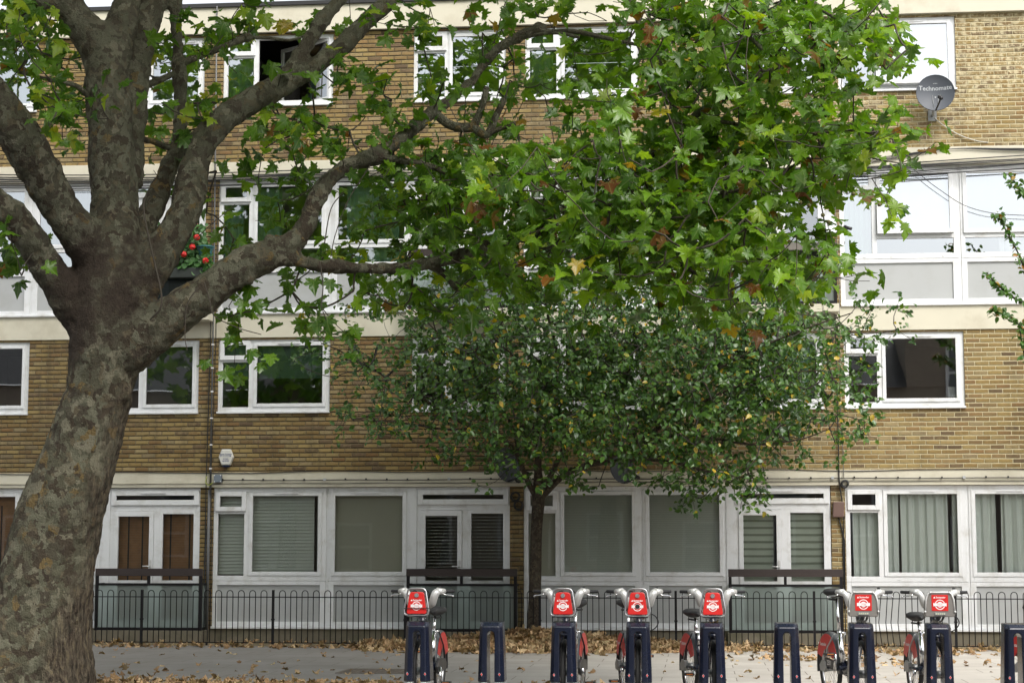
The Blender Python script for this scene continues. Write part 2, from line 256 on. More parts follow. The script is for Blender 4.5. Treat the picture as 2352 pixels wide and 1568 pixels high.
# ------------------------------------------------------------- mesh building
class MB:
    def __init__(s): s.v=[]; s.f=[]; s.mi=[]; s.sm=[]; s.cur=0; s.smooth=False
    def add(s,vs,fs):
        o=len(s.v); s.v+= [tuple(map(float,p)) for p in vs]
        for f in fs: s.f.append([i+o for i in f]); s.mi.append(s.cur); s.sm.append(s.smooth)
        return s
    def box(s,x0,x1,y0,y1,z0,z1):
        return s.add([(x0,y0,z0),(x1,y0,z0),(x1,y1,z0),(x0,y1,z0),(x0,y0,z1),(x1,y0,z1),(x1,y1,z1),(x0,y1,z1)],[(0,3,2,1),(4,5,6,7),(0,1,5,4),(1,2,6,5),(2,3,7,6),(3,0,4,7)])
    def ring(s,x0,x1,z0,z1,w,y0,y1,wt=None,wb=None):     # a picture-frame of four butted bars
        wt=wt or w; wb=wb or w
        s.box(x0,x0+w,y0,y1,z0,z1); s.box(x1-w,x1,y0,y1,z0,z1); s.box(x0+w,x1-w,y0,y1,z1-wt,z1); s.box(x0+w,x1-w,y0,y1,z0,z0+wb); return s
    def quad(s,x0,x1,y,z0,z1): return s.add([(x0,y,z0),(x1,y,z0),(x1,y,z1),(x0,y,z1)],[(0,1,2,3)])
    def tube(s,pts,r,n=8,cap=True,squash=None):
        P=[np.array(p,float) for p in pts]; m=len(P); rs=[r]*m if np.isscalar(r) else list(r)
        T=[]
        for i in range(m):
            t=P[min(i+1,m-1)]-P[max(i-1,0)]; T.append(t/(np.linalg.norm(t)+1e-9))
        a=np.array([0,0,1.0]) if abs(T[0][2])<.9 else np.array([1.0,0,0])
        u=np.cross(T[0],a); u/=np.linalg.norm(u); vs=[]
        for i in range(m):
            u=u-T[i]*(u@T[i]); u/=np.linalg.norm(u)+1e-9; w=np.cross(T[i],u)
            for j in range(n):
                q=2*math.pi*j/n; vs.append(P[i]+rs[i]*(math.cos(q)*u+math.sin(q)*w))
        fs=[(i*n+j,i*n+(j+1)%n,(i+1)*n+(j+1)%n,(i+1)*n+j) for i in range(m-1) for j in range(n)]
        if cap: fs+=[tuple(range(n))[::-1],tuple(range((m-1)*n,m*n))]
        sm=s.smooth; s.smooth=True; s.add(vs,fs); s.smooth=sm; return s
    def torus(s,c,axis,R,r,n=28,k=8,a0=0,a1=2*math.pi):
        ax=Vector(axis).normalized(); u=ax.orthogonal().normalized(); w=ax.cross(u); c=Vector(c); full=abs(a1-a0-2*math.pi)<1e-6
        m=n if full else n+1
        pts=[c+R*(math.cos(a0+(a1-a0)*i/n)*u+math.sin(a0+(a1-a0)*i/n)*w) for i in range(m)]
        if not full: return s.tube(pts,r,k)
        vs=[];
        for i in range(n):
            q=2*math.pi*i/n; d=math.cos(q)*u+math.sin(q)*w
            for j in range(k):
                b=2*math.pi*j/k; vs.append(c+d*(R+r*math.cos(b))+ax*(r*math.sin(b)))
        fs=[(i*k+j,((i+1)%n)*k+j,((i+1)%n)*k+(j+1)%k,i*k+(j+1)%k) for i in range(n) for j in range(k)]
        sm=s.smooth; s.smooth=True; s.add(vs,fs); s.smooth=sm; return s
    def disc(s,c,axis,r,th=.004,n=20,r_in=0):
        ax=Vector(axis).normalized(); u=ax.orthogonal().normalized(); w=ax.cross(u); c=Vector(c); vs=[]
        for h in (-th/2,th/2):
            for i in range(n):
                q=2*math.pi*i/n; vs.append(c+ax*h+r*(math.cos(q)*u+math.sin(q)*w))
        fs=[tuple(range(n))[::-1],tuple(range(n,2*n))]+[(i,(i+1)%n,n+(i+1)%n,n+i) for i in range(n)]
        return s.add(vs,fs)
    def prism(s,poly,y0,y1):      # polygon in x,z extruded along y
        n=len(poly); vs=[(x,y0,z) for x,z in poly]+[(x,y1,z) for x,z in poly]
        return s.add(vs,[tuple(range(n)),tuple(range(n,2*n))[::-1]]+[(i,n+i,n+(i+1)%n,(i+1)%n) for i in range(n)])
    def loft(s,rings,cap=True):
        n=len(rings[0]); vs=[p for r in rings for p in r]
        fs=[(i*n+j,i*n+(j+1)%n,(i+1)*n+(j+1)%n,(i+1)*n+j) for i in range(len(rings)-1) for j in range(n)]
        if cap: fs+=[tuple(range(n))[::-1],tuple(range((len(rings)-1)*n,len(rings)*n))]
        return s.add(vs,fs)
    def ball(s,c,r,n=10,sc=(1,1,1)):
        c=np.array(c,float); rings=[]
        for i in range(1,n//2+1):
            t=math.pi*i/(n//2+1); rings.append([c+r*np.array([sc[0]*math.sin(t)*math.cos(2*math.pi*j/n),sc[1]*math.sin(t)*math.sin(2*math.pi*j/n),sc[2]*math.cos(t)]) for j in range(n)])
        sm=s.smooth; s.smooth=True; s.loft(rings[::-1]); s.smooth=sm; return s
    def build(s,name,mat,parent=None,bevel=0):
        me=bpy.data.meshes.new(name); me.from_pydata(s.v,[],s.f)
        mats=mat if isinstance(mat,(list,tuple)) else [mat]
        for q in mats: me.materials.append(q)
        me.polygons.foreach_set('material_index',s.mi); me.polygons.foreach_set('use_smooth',s.sm); me.update()
        o=bpy.data.objects.new(name,me); COL.objects.link(o)
        if parent: o.parent=parent
        if bevel:
            b=o.modifiers.new('bevel','BEVEL'); b.width=bevel; b.segments=2; b.limit_method='ANGLE'; b.angle_limit=R_(40)
        return o
def tag(o,label=None,cat=None,group=None,kind=None):
    for k_,v in (('label',label),('category',cat),('group',group),('kind',kind)):
        if v: o[k_]=v
    return o
def thing(name,label,cat,loc=(0,0,0),rz=0,group=None):
    o=bpy.data.objects.new(name,None); COL.objects.link(o); o.location=loc; o.rotation_euler=(0,0,rz); o.empty_display_size=.2
    return tag(o,label,cat,group)
def box(name,mat,parent,*b,bevel=0): return MB().box(*b).build(name,mat,parent,bevel)
_tc={}
def text_geo(body,size,align='CENTER',bold=0.0):
    key=(body,size,align,bold)
    if key not in _tc:
        cu=bpy.data.curves.new('t','FONT'); cu.body=body; cu.size=size; cu.align_x=align; cu.align_y='CENTER'; cu.offset=bold; cu.resolution_u=2
        ob=bpy.data.objects.new('t',cu); COL.objects.link(ob); dg=bpy.context.evaluated_depsgraph_get(); me=bpy.data.meshes.new_from_object(ob.evaluated_get(dg))
        _tc[key]=([tuple(v.co) for v in me.vertices],[tuple(p.vertices) for p in me.polygons]); bpy.data.objects.remove(ob); bpy.data.curves.remove(cu); bpy.data.meshes.remove(me)
    return _tc[key]
def text_on(mb,body,size,fn,align='CENTER',bold=0.0):
    v,f=text_geo(body,size,align,bold); mb.add([fn(p[0],p[1]) for p in v],f)
def catmull(P,n=6):
    P=[np.array(p,float) for p in P]; P=[2*P[0]-P[1]]+P+[2*P[-1]-P[-2]]; out=[]
    for i in range(1,len(P)-2):
        for t in np.linspace(0,1,n,endpoint=False):
            a,b,c,d=P[i-1:i+3]; out.append(.5*((2*b)+(-a+c)*t+(2*a-5*b+4*c-d)*t*t+(-a+3*b-3*c+d)*t**3))
    out.append(P[-2]); return out
# ------------------------------------------------------------- the ground
tag(box('ground',M['asphalt'],None,-120,120,-120,60,-.5,-.16),kind='structure')
tag(box('road',M['asphalt'],None,-90,90,-26.6,-13.05,-.3,-.12),kind='structure')
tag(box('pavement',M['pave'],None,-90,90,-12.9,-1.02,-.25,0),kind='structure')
tag(box('kerb',M['kerb'],None,-90,90,-13.05,-12.9,-.3,.004),kind='structure')
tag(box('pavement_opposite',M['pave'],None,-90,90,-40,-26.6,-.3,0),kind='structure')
sb=MB(); nx=160; ny=5
for j in range(ny+1):
    for i in range(nx+1): sb.v.append((-22+44*i/nx,-1.02+1.02*j/ny,.006+ (0 if j==0 else .018*random.random()+.012)))
for j in range(ny):
    for i in range(nx): a=j*(nx+1)+i; sb.f.append([a,a+1,a+nx+2,a+nx+1]); sb.mi.append(0); sb.sm.append(True)
tag(sb.build('soil',M['soil']),kind='structure')
tag(box('edging',M['kerb'],None,-60,60,-1.07,-1.015,-.2,.012),kind='structure')
dc=thing('drain_cover','rusty iron drain cover set in the pavement near the docking posts','drain cover',(-4.12,-6.75,.002))
m=MB().ring(-.42,.42,0,0,0,0,0) if False else MB()
m.box(-.46,.46,-.42,-.37,0,.006); m.box(-.46,.46,.37,.42,0,.006); m.box(-.46,-.41,-.37,.37,0,.006); m.box(.41,.46,-.37,.37,0,.006); m.build('rim',M['iron'],dc)
m=MB(); m.box(-.41,.41,-.37,.37,-.001,.001)
for i in range(9):
    for j in range(8): m.box(-.39+.088*i,-.39+.088*i+.06,-.35+.088*j,-.35+.088*j+.06,.001,.005)
m.build('lid',M['iron'],dc)

# ------------------------------------------------------------- the brick block
UN=[-13.36,-8.11,-2.86,2.40]; PIT_U=5.25; FL=5.28
B=thing('apartment_block','four-storey yellow brick apartment block with white framed windows and cream bands','building',(0,0,0))
XL,XR=-34.0,30.0; D0,D1=0.0,.28
def wall(mb,x0,x1,z0,z1,holes,y0=D0,y1=D1):
    zs=sorted({z0,z1,*[h[2] for h in holes],*[h[3] for h in holes]})
    for a,b in zip(zs,zs[1:]):
        cuts=sorted((h[0],h[1]) for h in holes if h[2]<=a+1e-6 and h[3]>=b-1e-6); x=x0
        for p,q in cuts:
            if p>x+1e-6: mb.box(x,p,y0,y1,a,b)
            x=q
        if x1>x+1e-6: mb.box(x,x1,y0,y1,a,b)
wb=MB()
for zf in (0,FL):
    for u in UN+[7.65]: wb.box(u-.23,u-.004,D0,D1,zf,zf+2.61)
    wb.box(XL,-13.60,D0,D1,zf,zf+2.61); wb.box(12.9,XR,D0,D1,zf,zf+2.61)
    wb.box(7.65-.004,12.9,D0,D1,zf,zf+2.61)
for zf in (0,5.29):
    holes=[]
    for u in UN: holes+= [(u+.03,u+1.965,3.87+zf,5.10+zf),(u+3.36,u+4.95,3.87+zf,5.10+zf)]
    wall(wb,XL,XR,2.845 if zf==0 else 8.165,5.13 if zf==0 else 10.43,holes)
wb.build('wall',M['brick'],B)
MB().box(XL,XR,-.035,.3,2.66,2.845).box(XL,XR,-.05,.3,2.595,2.655).build('cream_band',M['cream'],B,.004)
MB().box(XL,XR,-.02,.3,5.13,5.525).build('cream_band',M['cream'],B)
MB().box(XL,XR,-.035,.3,7.93,8.165).box(XL,XR,-.05,.3,7.865,7.925).build('cream_band',M['cream'],B,.004)
MB().box(XL,XR,-.08,.3,10.43,10.885).build('fascia',M['cream'],B)
MB().box(XL,XR,-.12,4.2,10.887,10.955).build('roof_edge',M['roof'],B)
MB().box(XL,XR,-.012,.3,0,.243).build('plinth',M['conc'],B)
rm=MB()
for z in (0.02,2.62,5.3,7.9): rm.box(XL,XR,.3,4.2,z,z+.16)
rm.box(XL,XR,4.2,4.4,0,10.88)
for u in UN+[7.65,-18.6]: rm.box(u-.2,u-.05,.3,4.2,.2,10.8)
for u in UN: rm.box(u+3.2,u+3.28,.5,4.2,2.8,5.2); rm.box(u+3.2,u+3.28,.5,4.2,8.1,10.8)
rm.build('interior_wall',M['room'],B)

GL='glass'
def pane(mb,x0,x1,z0,z1,y):
    t=[random.uniform(-.0025,.0025) for _ in range(3)]
    mb.add([(x0,y,z0),(x1,y+t[0],z0),(x1,y+t[1],z1),(x0,y+t[1]-t[0],z1)],[(0,1,2,3)])
def sash(par,x0,x1,z0,z1,w,y,tilt=0,swing=0,wb_=None,hung='top'):
    hx,hz=((x0+x1)/2,z1) if not swing else (x1,z1)
    m=MB().ring(x0-hx,x1-hx,z0-hz,z1-hz,w,0,.05,wb=wb_); o=m.build('sash',M['upvc'],par,.005)
    p=MB(); pane(p,x0+w-hx,x1-w-hx,z0+(wb_ or w)-hz,z1-w-hz,.025); g=p.build('pane',M[GL],par)
    for q in (o,g): q.location=(hx,y,hz); q.rotation_euler=(-tilt,0,swing)
def vent(par,x0,x1,z,y=-.03): MB().box(x0,x1,y,.02,z,z+.018).box(x0+.01,x1-.01,y+.008,.02,z-.014,z).build('vent',M['upvc'],par,.002)

def living(u,zb,upper=False,tiltL=0,tiltR=0):
    y0,y1=.018,.085; parts={}
    def X(*a): return [u+q for q in a]
    # --- wide window
    w=MB(); z=lambda q:zb+q
    w.box(u,u+.075,y0,y1,z(1.035),z(2.59)); w.box(u+.525,u+.605,y0,y1,z(1.12),z(2.515)); w.box(u+1.85,u+1.93,y0,y1,z(1.035),z(2.59))
    w.box(u+.075,u+1.85,y0,y1,z(2.515),z(2.59)); w.box(u+.075,u+1.85,y0,y1,z(1.035),z(1.12)); w.box(u+.075,u+.525,y0,y1,z(2.15),z(2.205))
    if upper: w.box(u+.605,u+1.85,y0,y1,z(1.37),z(1.44))
    w.box(u,u+.075,y0+.003,y1,z(.285),z(1.03)); w.box(u+1.83,u+1.93,y0+.003,y1,z(.285),z(1.03)); w.box(u+.075,u+1.83,y0+.003,y1,z(.965),z(1.03)); w.box(u+.075,u+1.83,y0+.003,y1,z(.285),z(.36))
    w.box(u+1.93,u+1.97,y0+.014,y1,z(.285),z(2.59)); w.box(u+.01,u+1.92,y0+.02,y1-.01,z(1.028),z(1.037))
    o=w.build('window',M['upvc'],B,.004); parts['L']=o
    p=MB(); pane(p,u+.075,u+.525,z(1.12),z(2.15),.05)
    if upper: pane(p,u+.605,u+1.85,z(1.12),z(1.37),.05)
    p.build('pane',M[GL],o)
    sash(o,u+.035,u+.56,z(2.195),z(2.522),.076,-.016); 
    sash(o,u+.608,u+1.852,z(1.442 if upper else 1.122),z(2.513),.064,.004,tiltL)
    vent(o,u+1.04,u+1.45,z(2.487),-.012)
    MB().box(u+.07,u+1.84,.05,.075,z(.355),z(.97)).build('panel',M['panel'],o)
    MB().box(u-.004,u+3.335,-.055,.085,z(.245),z(.283)).build('sill',M['upvc'],o,.006)
    d=MB()
    for q in (.38,.82,1.66): d.box(u+q,u+q+.03,.008,.03,z(1.065),z(1.077))
    d.build('drain_cap',M['upvc'],o)
    # --- narrower window
    w=MB(); w.box(u+1.97,u+2.035,y0,y1,z(1.035),z(2.59)); w.box(u+3.265,u+3.33,y0,y1,z(1.035),z(2.59)); w.box(u+2.035,u+3.265,y0,y1,z(2.515),z(2.59)); w.box(u+2.035,u+3.265,y0,y1,z(1.035),z(1.12))
    if upper: w.box(u+2.035,u+3.265,y0,y1,z(1.37),z(1.44))
    w.box(u+1.97,u+2.06,y0+.003,y1,z(.285),z(1.03)); w.box(u+3.25,u+3.33,y0+.003,y1,z(.285),z(1.03)); w.box(u+2.06,u+3.25,y0+.003,y1,z(.965),z(1.03)); w.box(u+2.06,u+3.25,y0+.003,y1,z(.285),z(.36))
    w.box(u+1.98,u+3.32,y0+.02,y1-.01,z(1.028),z(1.037))
    o=w.build('window',M['upvc'],B,.004); parts['R']=o
    if upper: p=MB(); pane(p,u+2.035,u+3.265,z(1.12),z(1.37),.05); p.build('pane',M[GL],o)
    sash(o,u+2.012,u+3.285,z(1.442 if upper else 1.122),z(2.513),.066,.004,tiltR)
    vent(o,u+2.42,u+2.84,z(2.487),-.012)
    MB().box(u+2.05,u+3.26,.05,.075,z(.355),z(.97)).build('panel',M['panel'],o)
    # --- glazed door with side light
    w=MB(); w.box(u+3.33,u+3.46,.004,.09,z(.243),z(2.59)); w.box(u+3.46,u+3.53,y0,y1,z(.2),z(2.59)); w.box(u+4.955,u+5.02,y0,y1,z(.2),z(2.59)); w.box(u+3.53,u+4.955,y0,y1,z(2.53),z(2.59))
    w.box(u+3.53,u+4.955,y0,y1,z(2.205),z(2.31)); w.box(u+4.22,u+4.315,y0,y1,z(.2),z(2.205)); 
    w.box(u+4.315,u+4.372,y0,y1,z(.2),z(2.205)); w.box(u+4.905,u+4.955,y0,y1,z(.2),z(2.205)); w.box(u+4.372,u+4.905,y0,y1,z(2.15),z(2.205)); w.box(u+4.372,u+4.905,y0,y1,z(.955),z(1.04)); w.box(u+4.372,u+4.905,y0,y1,z(.2),z(.38))
    o=w.build('door',M['upvc'],B,.004); parts['D']=o
    p=MB(); pane(p,u+4.372,u+4.905,z(1.04),z(2.15),.05); pane(p,u+4.372,u+4.905,z(.38),z(.955),.05); p.build('pane',M[GL],o)
    l=MB(); l.ring(u+3.532,u+4.218,z(.22),z(2.2),.075,-.002,.06,wt=.09,wb=.15); l.box(u+3.607,u+4.143,-.002,.06,z(.955),z(1.04)); l.build('leaf',M['upvc'],o,.005)
    p=MB(); pane(p,u+3.607,u+4.143,z(1.04),z(2.11),.03); pane(p,u+3.607,u+4.143,z(.37),z(.955),.03); p.build('pane',M[GL],o)
    sash(o,u+3.475,u+5.0,z(2.298),z(2.548),.088,-.012)
    vent(o,u+4.0,u+4.43,z(2.495),-.03)
    h=MB(); h.box(u+4.165,u+4.195,-.02,-.002,z(1.2),z(1.38)); h.tube([(u+4.18,-.03,z(1.275)),(u+4.18,-.055,z(1.275)),(u+4.06,-.055,z(1.278))],.011,8); h.build('handle',M['silver'],o)
    return parts
def bedroom(u,zb,kind,tilt=0,swing=0):
    z=lambda q:zb+q; y0,y1=.035,.10
    a,b,c,d,e,f,g,h=(.03,.105,.56,.645,1.89,1.965,.06,.587) if kind=='A' else (3.36,3.425,3.895,3.972,4.89,4.95,3.375,3.93)
    w=MB(); w.box(u+a,u+b,y0,y1,z(3.875),z(5.1)); w.box(u+c,u+d,y0,y1,z(3.95),z(5.035)); w.box(u+e-.015,u+f,y0,y1,z(3.875),z(5.1)); w.box(u+b,u+e-.015,y0,y1,z(5.035),z(5.1)); w.box(u+b,u+e-.015,y0,y1,z(3.875),z(3.95)); w.box(u+b,u+c,y0,y1,z(4.715),z(4.757))
    o=w.build('window',M['upvc'],B,.004)
    p=MB(); pane(p,u+b,u+c,z(3.95),z(4.715),.065); p.build('pane',M[GL],o)
    sash(o,u+g,u+h,z(4.752),z(5.078),.076,0)
    sash(o,u+d,u+e,z(3.95),z(5.046),.058,.015,tilt,swing)
    MB().box(u+a-.005,u+f+.006,-.045,.1,z(3.838),z(3.872)).build('sill',M['upvc'],o,.006)
    vent(o,u+d+.42,u+d+.8,z(5.02),.0)
    return o
LIV={}; BED={}
for i,u in enumerate(UN):
    GL='glass'; LIV[i,0]=living(u,0); GL='glass2' if i in (0,3) else 'glass1'; LIV[i,2]=living(u,FL,True,R_(4.5) if i==3 else 0,R_(1.2) if i==3 else 0)
    for k_ in 'AB':
        GL='glass1'; BED[i,1,k_]=bedroom(u,0,k_); GL='glass2'; BED[i,3,k_]=bedroom(u,5.29,k_,R_(5) if (i,k_)==(3,'A') else 0,R_(-35) if (i,k_)==(1,'A') else 0)
# blinds and curtains behind the glass
def slats(par,x0,x1,z0,z1,mat='blind',pitch=.056,closed=True):
    m=MB(); n=int((z1-z0)/pitch)
    for i in range(n):
        z=z1-pitch*(i+1)
        if closed: m.add([(x0,.135,z),(x1,.135,z),(x1,.150,z+pitch*.93),(x0,.150,z+pitch*.93)],[(0,1,2,3)])
        else: m.box(x0,x1,.13,.155,z,z+.008)
    m.build('blind',M[mat],par)
def sheet(par,x0,x1,z0,z1,mat,name='blind',y=.14): MB().box(x0,x1,y,y+.006,z0,z1).build(name,M[mat],par)
def curtain(par,x0,x1,z0,z1,mat,fold=.11,seed=0):
    r=random.Random(seed); m=MB(); n=max(8,int((x1-x0)/.014)); ph=r.random()*6; m.smooth=True
    for i in range(n+1):
        x=x0+(x1-x0)*i/n; q=x/fold*2*math.pi+ph+1.3*math.sin(x*5+ph); y=.17+.030*math.sin(q)+.012*math.sin(q*2.3+1)
        m.v+= [(x,y,z0),(x+.01*math.sin(q),y*.97,z1)]
    for i in range(n): m.f.append([2*i,2*i+2,2*i+3,2*i+1]); m.mi.append(0); m.sm.append(True)
    m.build('curtain',M[mat],par)
u=UN[0]; L=LIV[0,0]
slats(L['L'],u+.5,u+1.9,1.1,2.5,'wood',.028,True); slats(L['R'],u+2,u+3.3,1.1,2.5,'wood',.028,True); slats(L['D'],u+3.55,u+4.2,.4,2.15,'wood',.028,True); slats(L['D'],u+4.33,u+4.93,.4,2.2,'wood',.028,True)
m=MB(); [m.box(u+q,u+q+.022,.128,.132,.4,2.3) for q in (3.74,3.98,4.47,4.80,2.4,3.0,1.0,1.5)]; m.build('blind',M['black'],L['D'])
u=UN[1]; L=LIV[1,0]
slats(L['L'],u+.06,u+.55,1.1,2.6); slats(L['L'],u+.62,u+1.70,1.15,2.5); slats(L['L'],u+1.75,u+1.83,1.15,2.5); sheet(L['R'],u+2,u+3.3,1.1,2.5,'roller')
slats(L['D'],u+3.55,u+4.2,.9,2.2,'blindd',.055,False); slats(L['D'],u+4.33,u+4.93,.9,2.2,'blindd',.055,False); 
u=UN[2]; L=LIV[2,0]
sheet(L['L'],u+.06,u+.55,1.1,2.6,'roller'); slats(L['L'],u+.62,u+1.84,1.12,2.5,'blind',.027); slats(L['R'],u+2,u+3.3,1.12,2.5,'blind',.03)
for x0,x1 in ((3.57,4.10),(4.33,4.92)):
    m=MB(); m.box(u+x0,u+x1,.14,.145,.5,2.2); m.build('blind',M['stripe'],L['D'])
    m=MB(); 
    for q in range(15): m.box(u+x0,u+x1,.132,.139,2.12-.115*q,2.155-.115*q)
    m.build('blind',M['striped'],L['D'])
u=UN[3]; L=LIV[3,0]
curtain(L['L'],u+.13,u+.56,1.05,2.2,'curt',.13,1); curtain(L['L'],u+.58,u+.86,1.05,2.6,'curt',.14,2); curtain(L['L'],u+.90,u+1.66,1.05,2.6,'curt',.16,3); curtain(L['L'],u+1.72,u+1.86,1.05,2.6,'curt',.1,4)
curtain(L['R'],u+1.98,u+2.42,1.05,2.6,'curt',.15,5); curtain(L['R'],u+2.50,u+3.3,1.05,2.6,'curt',.16,6); curtain(L['D'],u+3.5,u+4.9,.5,2.3,'curt',.15,7)
u=UN[0]; L=LIV[0,2]; curtain(L['R'],u+2,u+3.3,FL+1.05,FL+2.6,'curtg',.13,8); curtain(L['L'],u+.9,u+1.9,FL+1.05,FL+2.6,'curtg',.13,9); curtain(L['D'],u+3.6,u+4.3,FL+.5,FL+2.3,'curtg',.13,19)
u=UN[1]; L=LIV[1,2]; curtain(L['L'],u+.06,u+.38,FL+1.05,FL+2.2,'curtg',.1,10); curtain(L['L'],u+.62,u+1.05,FL+1.05,FL+2.5,'curtg',.16,11); curtain(L['R'],u+2.2,u+3.1,FL+1.05,FL+2.5,'curtg',.17,12); curtain(L['D'],u+3.75,u+4.4,FL+.4,FL+2.3,'curtw',.12,13)
u=UN[2]; L=LIV[2,2]; sheet(L['L'],u+.62,u+1.84,FL+1.3,FL+2.5,'curtw'); sheet(L['R'],u+2,u+3.3,FL+1.3,FL+2.5,'curtw'); curtain(L['D'],u+3.6,u+4.2,FL+.4,FL+2.3,'curtg',.12,14)
u=UN[3]; L=LIV[3,2]; curtain(L['L'],u+.04,u+.6,FL+1.05,FL+2.5,'curtg',.09,15); sheet(L['L'],u+.62,u+1.84,FL+1.46,FL+2.5,'curtw'); sheet(L['R'],u+2.0,u+3.28,FL+1.46,FL+2.5,'curtw'); curtain(L['R'],u+2.6,u+3.3,FL+1.05,FL+1.44,'curtw',.1,16)
u=UN[0]; sheet(BED[0,1,'B'],u+3.98,u+4.88,3.9,5.03,'rolldk'); curtain(BED[0,3,'A'],u+.7,u+1.88,9.2,10.35,'curtg',.14,20)
u=UN[1]; sheet(BED[1,1,'A'],u+.1,u+.6,4.42,5.03,'rollg'); sheet(BED[1,1,'A'],u+.66,u+1.87,4.44,5.03,'rollg'); curtain(BED[1,3,'A'],u+.08,u+.55,9.2,10.2,'curtg',.12,22); sheet(BED[1,3,'B'],u+4.0,u+4.88,9.9,10.3,'rolldk')
u=UN[2]; curtain(BED[2,1,'B'],u+3.4,u+4.86,3.9,5.03,'curtg',.15,23); curtain(BED[2,3,'A'],u+.08,u+.5,9.2,10.3,'rollg',.15,24)
u=UN[3]; sheet(BED[3,3,'A'],u+.66,u+1.87,9.2,10.33,'curtw'); curtain(BED[3,1,'A'],u+1.72,u+1.88,3.9,4.2,'curtw',.08,25)

# ------------------------------------------------------------- guards before the doors, balconies above them
def guard(u,zb,lab,name,rail,glass,slab,group,cat):
    t=thing(name,lab,cat,(u+4.26,-.33,zb),0,group); x0,x1=-.91,.91; z=0
    MB().box(x0-.005,x1+.005,-.02,.02,1.118,1.242).build('top_rail',rail,t,.004)
    m=MB(); m.box(x0,x0+.05,-.024,.024,.22,1.118); m.build('post',M['dark'],t); m=MB(); m.box(x1-.05,x1,-.024,.024,.22,1.118); m.build('post',M['dark'],t)
    m=MB(); m.box(-.025,.02,-.02,.02,1.0,1.118); m.build('post',M['dark'],t)
    m=MB(); m.box(x0+.05,x1-.05,-.022,.022,.962,1.0); m.box(x0+.05,x1-.05,-.022,.022,.225,.272); m.box(x0+.005,x0+.045,.024,.33,.962,1.0); m.box(x1-.045,x1-.005,.024,.33,.962,1.0); m.box(x1-.045,x1-.005,.024,.33,.225,.27); m.build('frame',M['dark'],t)
    m=MB(); m.box(x0+.05,x1-.05,-.004,.004,.272,.962); m.build('panel',glass,t)
    m=MB(); m.box(x1-.03,x1-.022,.024,.33,.27,.962); m.build('panel',glass,t)
    if slab: MB().box(x0-.03,x1+.03,-.05,.30,.09,.222).build('slab',M['cream'],t,.006)
    else: MB().box(x0-.02,x1+.02,-.03,.318,.004,.222).build('step',M['conc'],t,.008)
gl='door guards on the ground floor'; gb='balconies of the third storey'
guard(UN[0],0,'dark metal guard with frosted panel before the door with brown wooden blinds','balcony_guard',M['brown'],M['frost'],False,gl,'guard')
guard(UN[1],0,'dark metal guard with frosted panel before the door with thin dark slatted blinds','balcony_guard',M['brown'],M['frost'],False,gl,'guard')
guard(UN[2],0,'dark metal guard with frosted panel before the door with striped grey green blinds','balcony_guard',M['brown'],M['frost'],False,gl,'guard')
guard(UN[0],5.31,'small balcony with smoked dark panel below the red geraniums','balcony',M['dark'],M['frostd'],True,gb,'balcony')
guard(UN[1],5.31,'small balcony with dark brown top board behind the drooping plane leaves','balcony',M['brown'],M['frost'],True,gb,'balcony')
guard(UN[2],5.31,'small balcony with weathered grey top board beside the white satellite dish','balcony',plain('weathered_board',(.16,.145,.125),.8,var=.3,scale=10),M['frost'],True,gb,'balcony')

# ------------------------------------------------------------- railing along the foot of the wall
F=thing('railing_fence','low black hoop topped metal railing along the foot of the brick block','fence',(0,-.9,0))
PX=[-13.39,-11.21,-9.035,-6.854,-4.69,-2.517,-.355,1.814,3.993,6.17,8.35]
for i,x in enumerate(PX):
    MB().box(x-.019,x+.019,-.019,.019,0,.905).box(x-.026,x+.026,-.024,.024,.42,.445).build('post',M['dark'],F)
    if i==len(PX)-1: break
    m=MB(); w=PX[i+1]-x; pitch=(w-.306)/10
    m.box(x+.019,PX[i+1]-.019,-.005,.005,.782,.798); m.box(x+.019,PX[i+1]-.019,-.005,.005,.052,.068); m.box(x+w/2-.015,x+w/2+.015,-.015,.015,0,.052)
    for q in range(11):
        c=x+.153+pitch*q; bend=.05 if (i==7 and q in (5,6)) else 0; hw=.049
        pts=[(c-hw,0,.06),(c-hw-bend*.9,0,.42),(c-hw,0,.848)] if bend else [(c-hw,0,.06),(c-hw,0,.848)]
        pts+= [(c-hw*math.cos(math.pi*a/6),0,.848+hw*math.sin(math.pi*a/6)) for a in range(1,6)]
        pts+= [(c+hw,0,.848),(c+hw-bend*.7,0,.42),(c+hw,0,.06)] if bend else [(c+hw,0,.848),(c+hw,0,.06)]
        m.tube(pts,.0075,6)
    m.build('railing_panel',M['dark'],F)

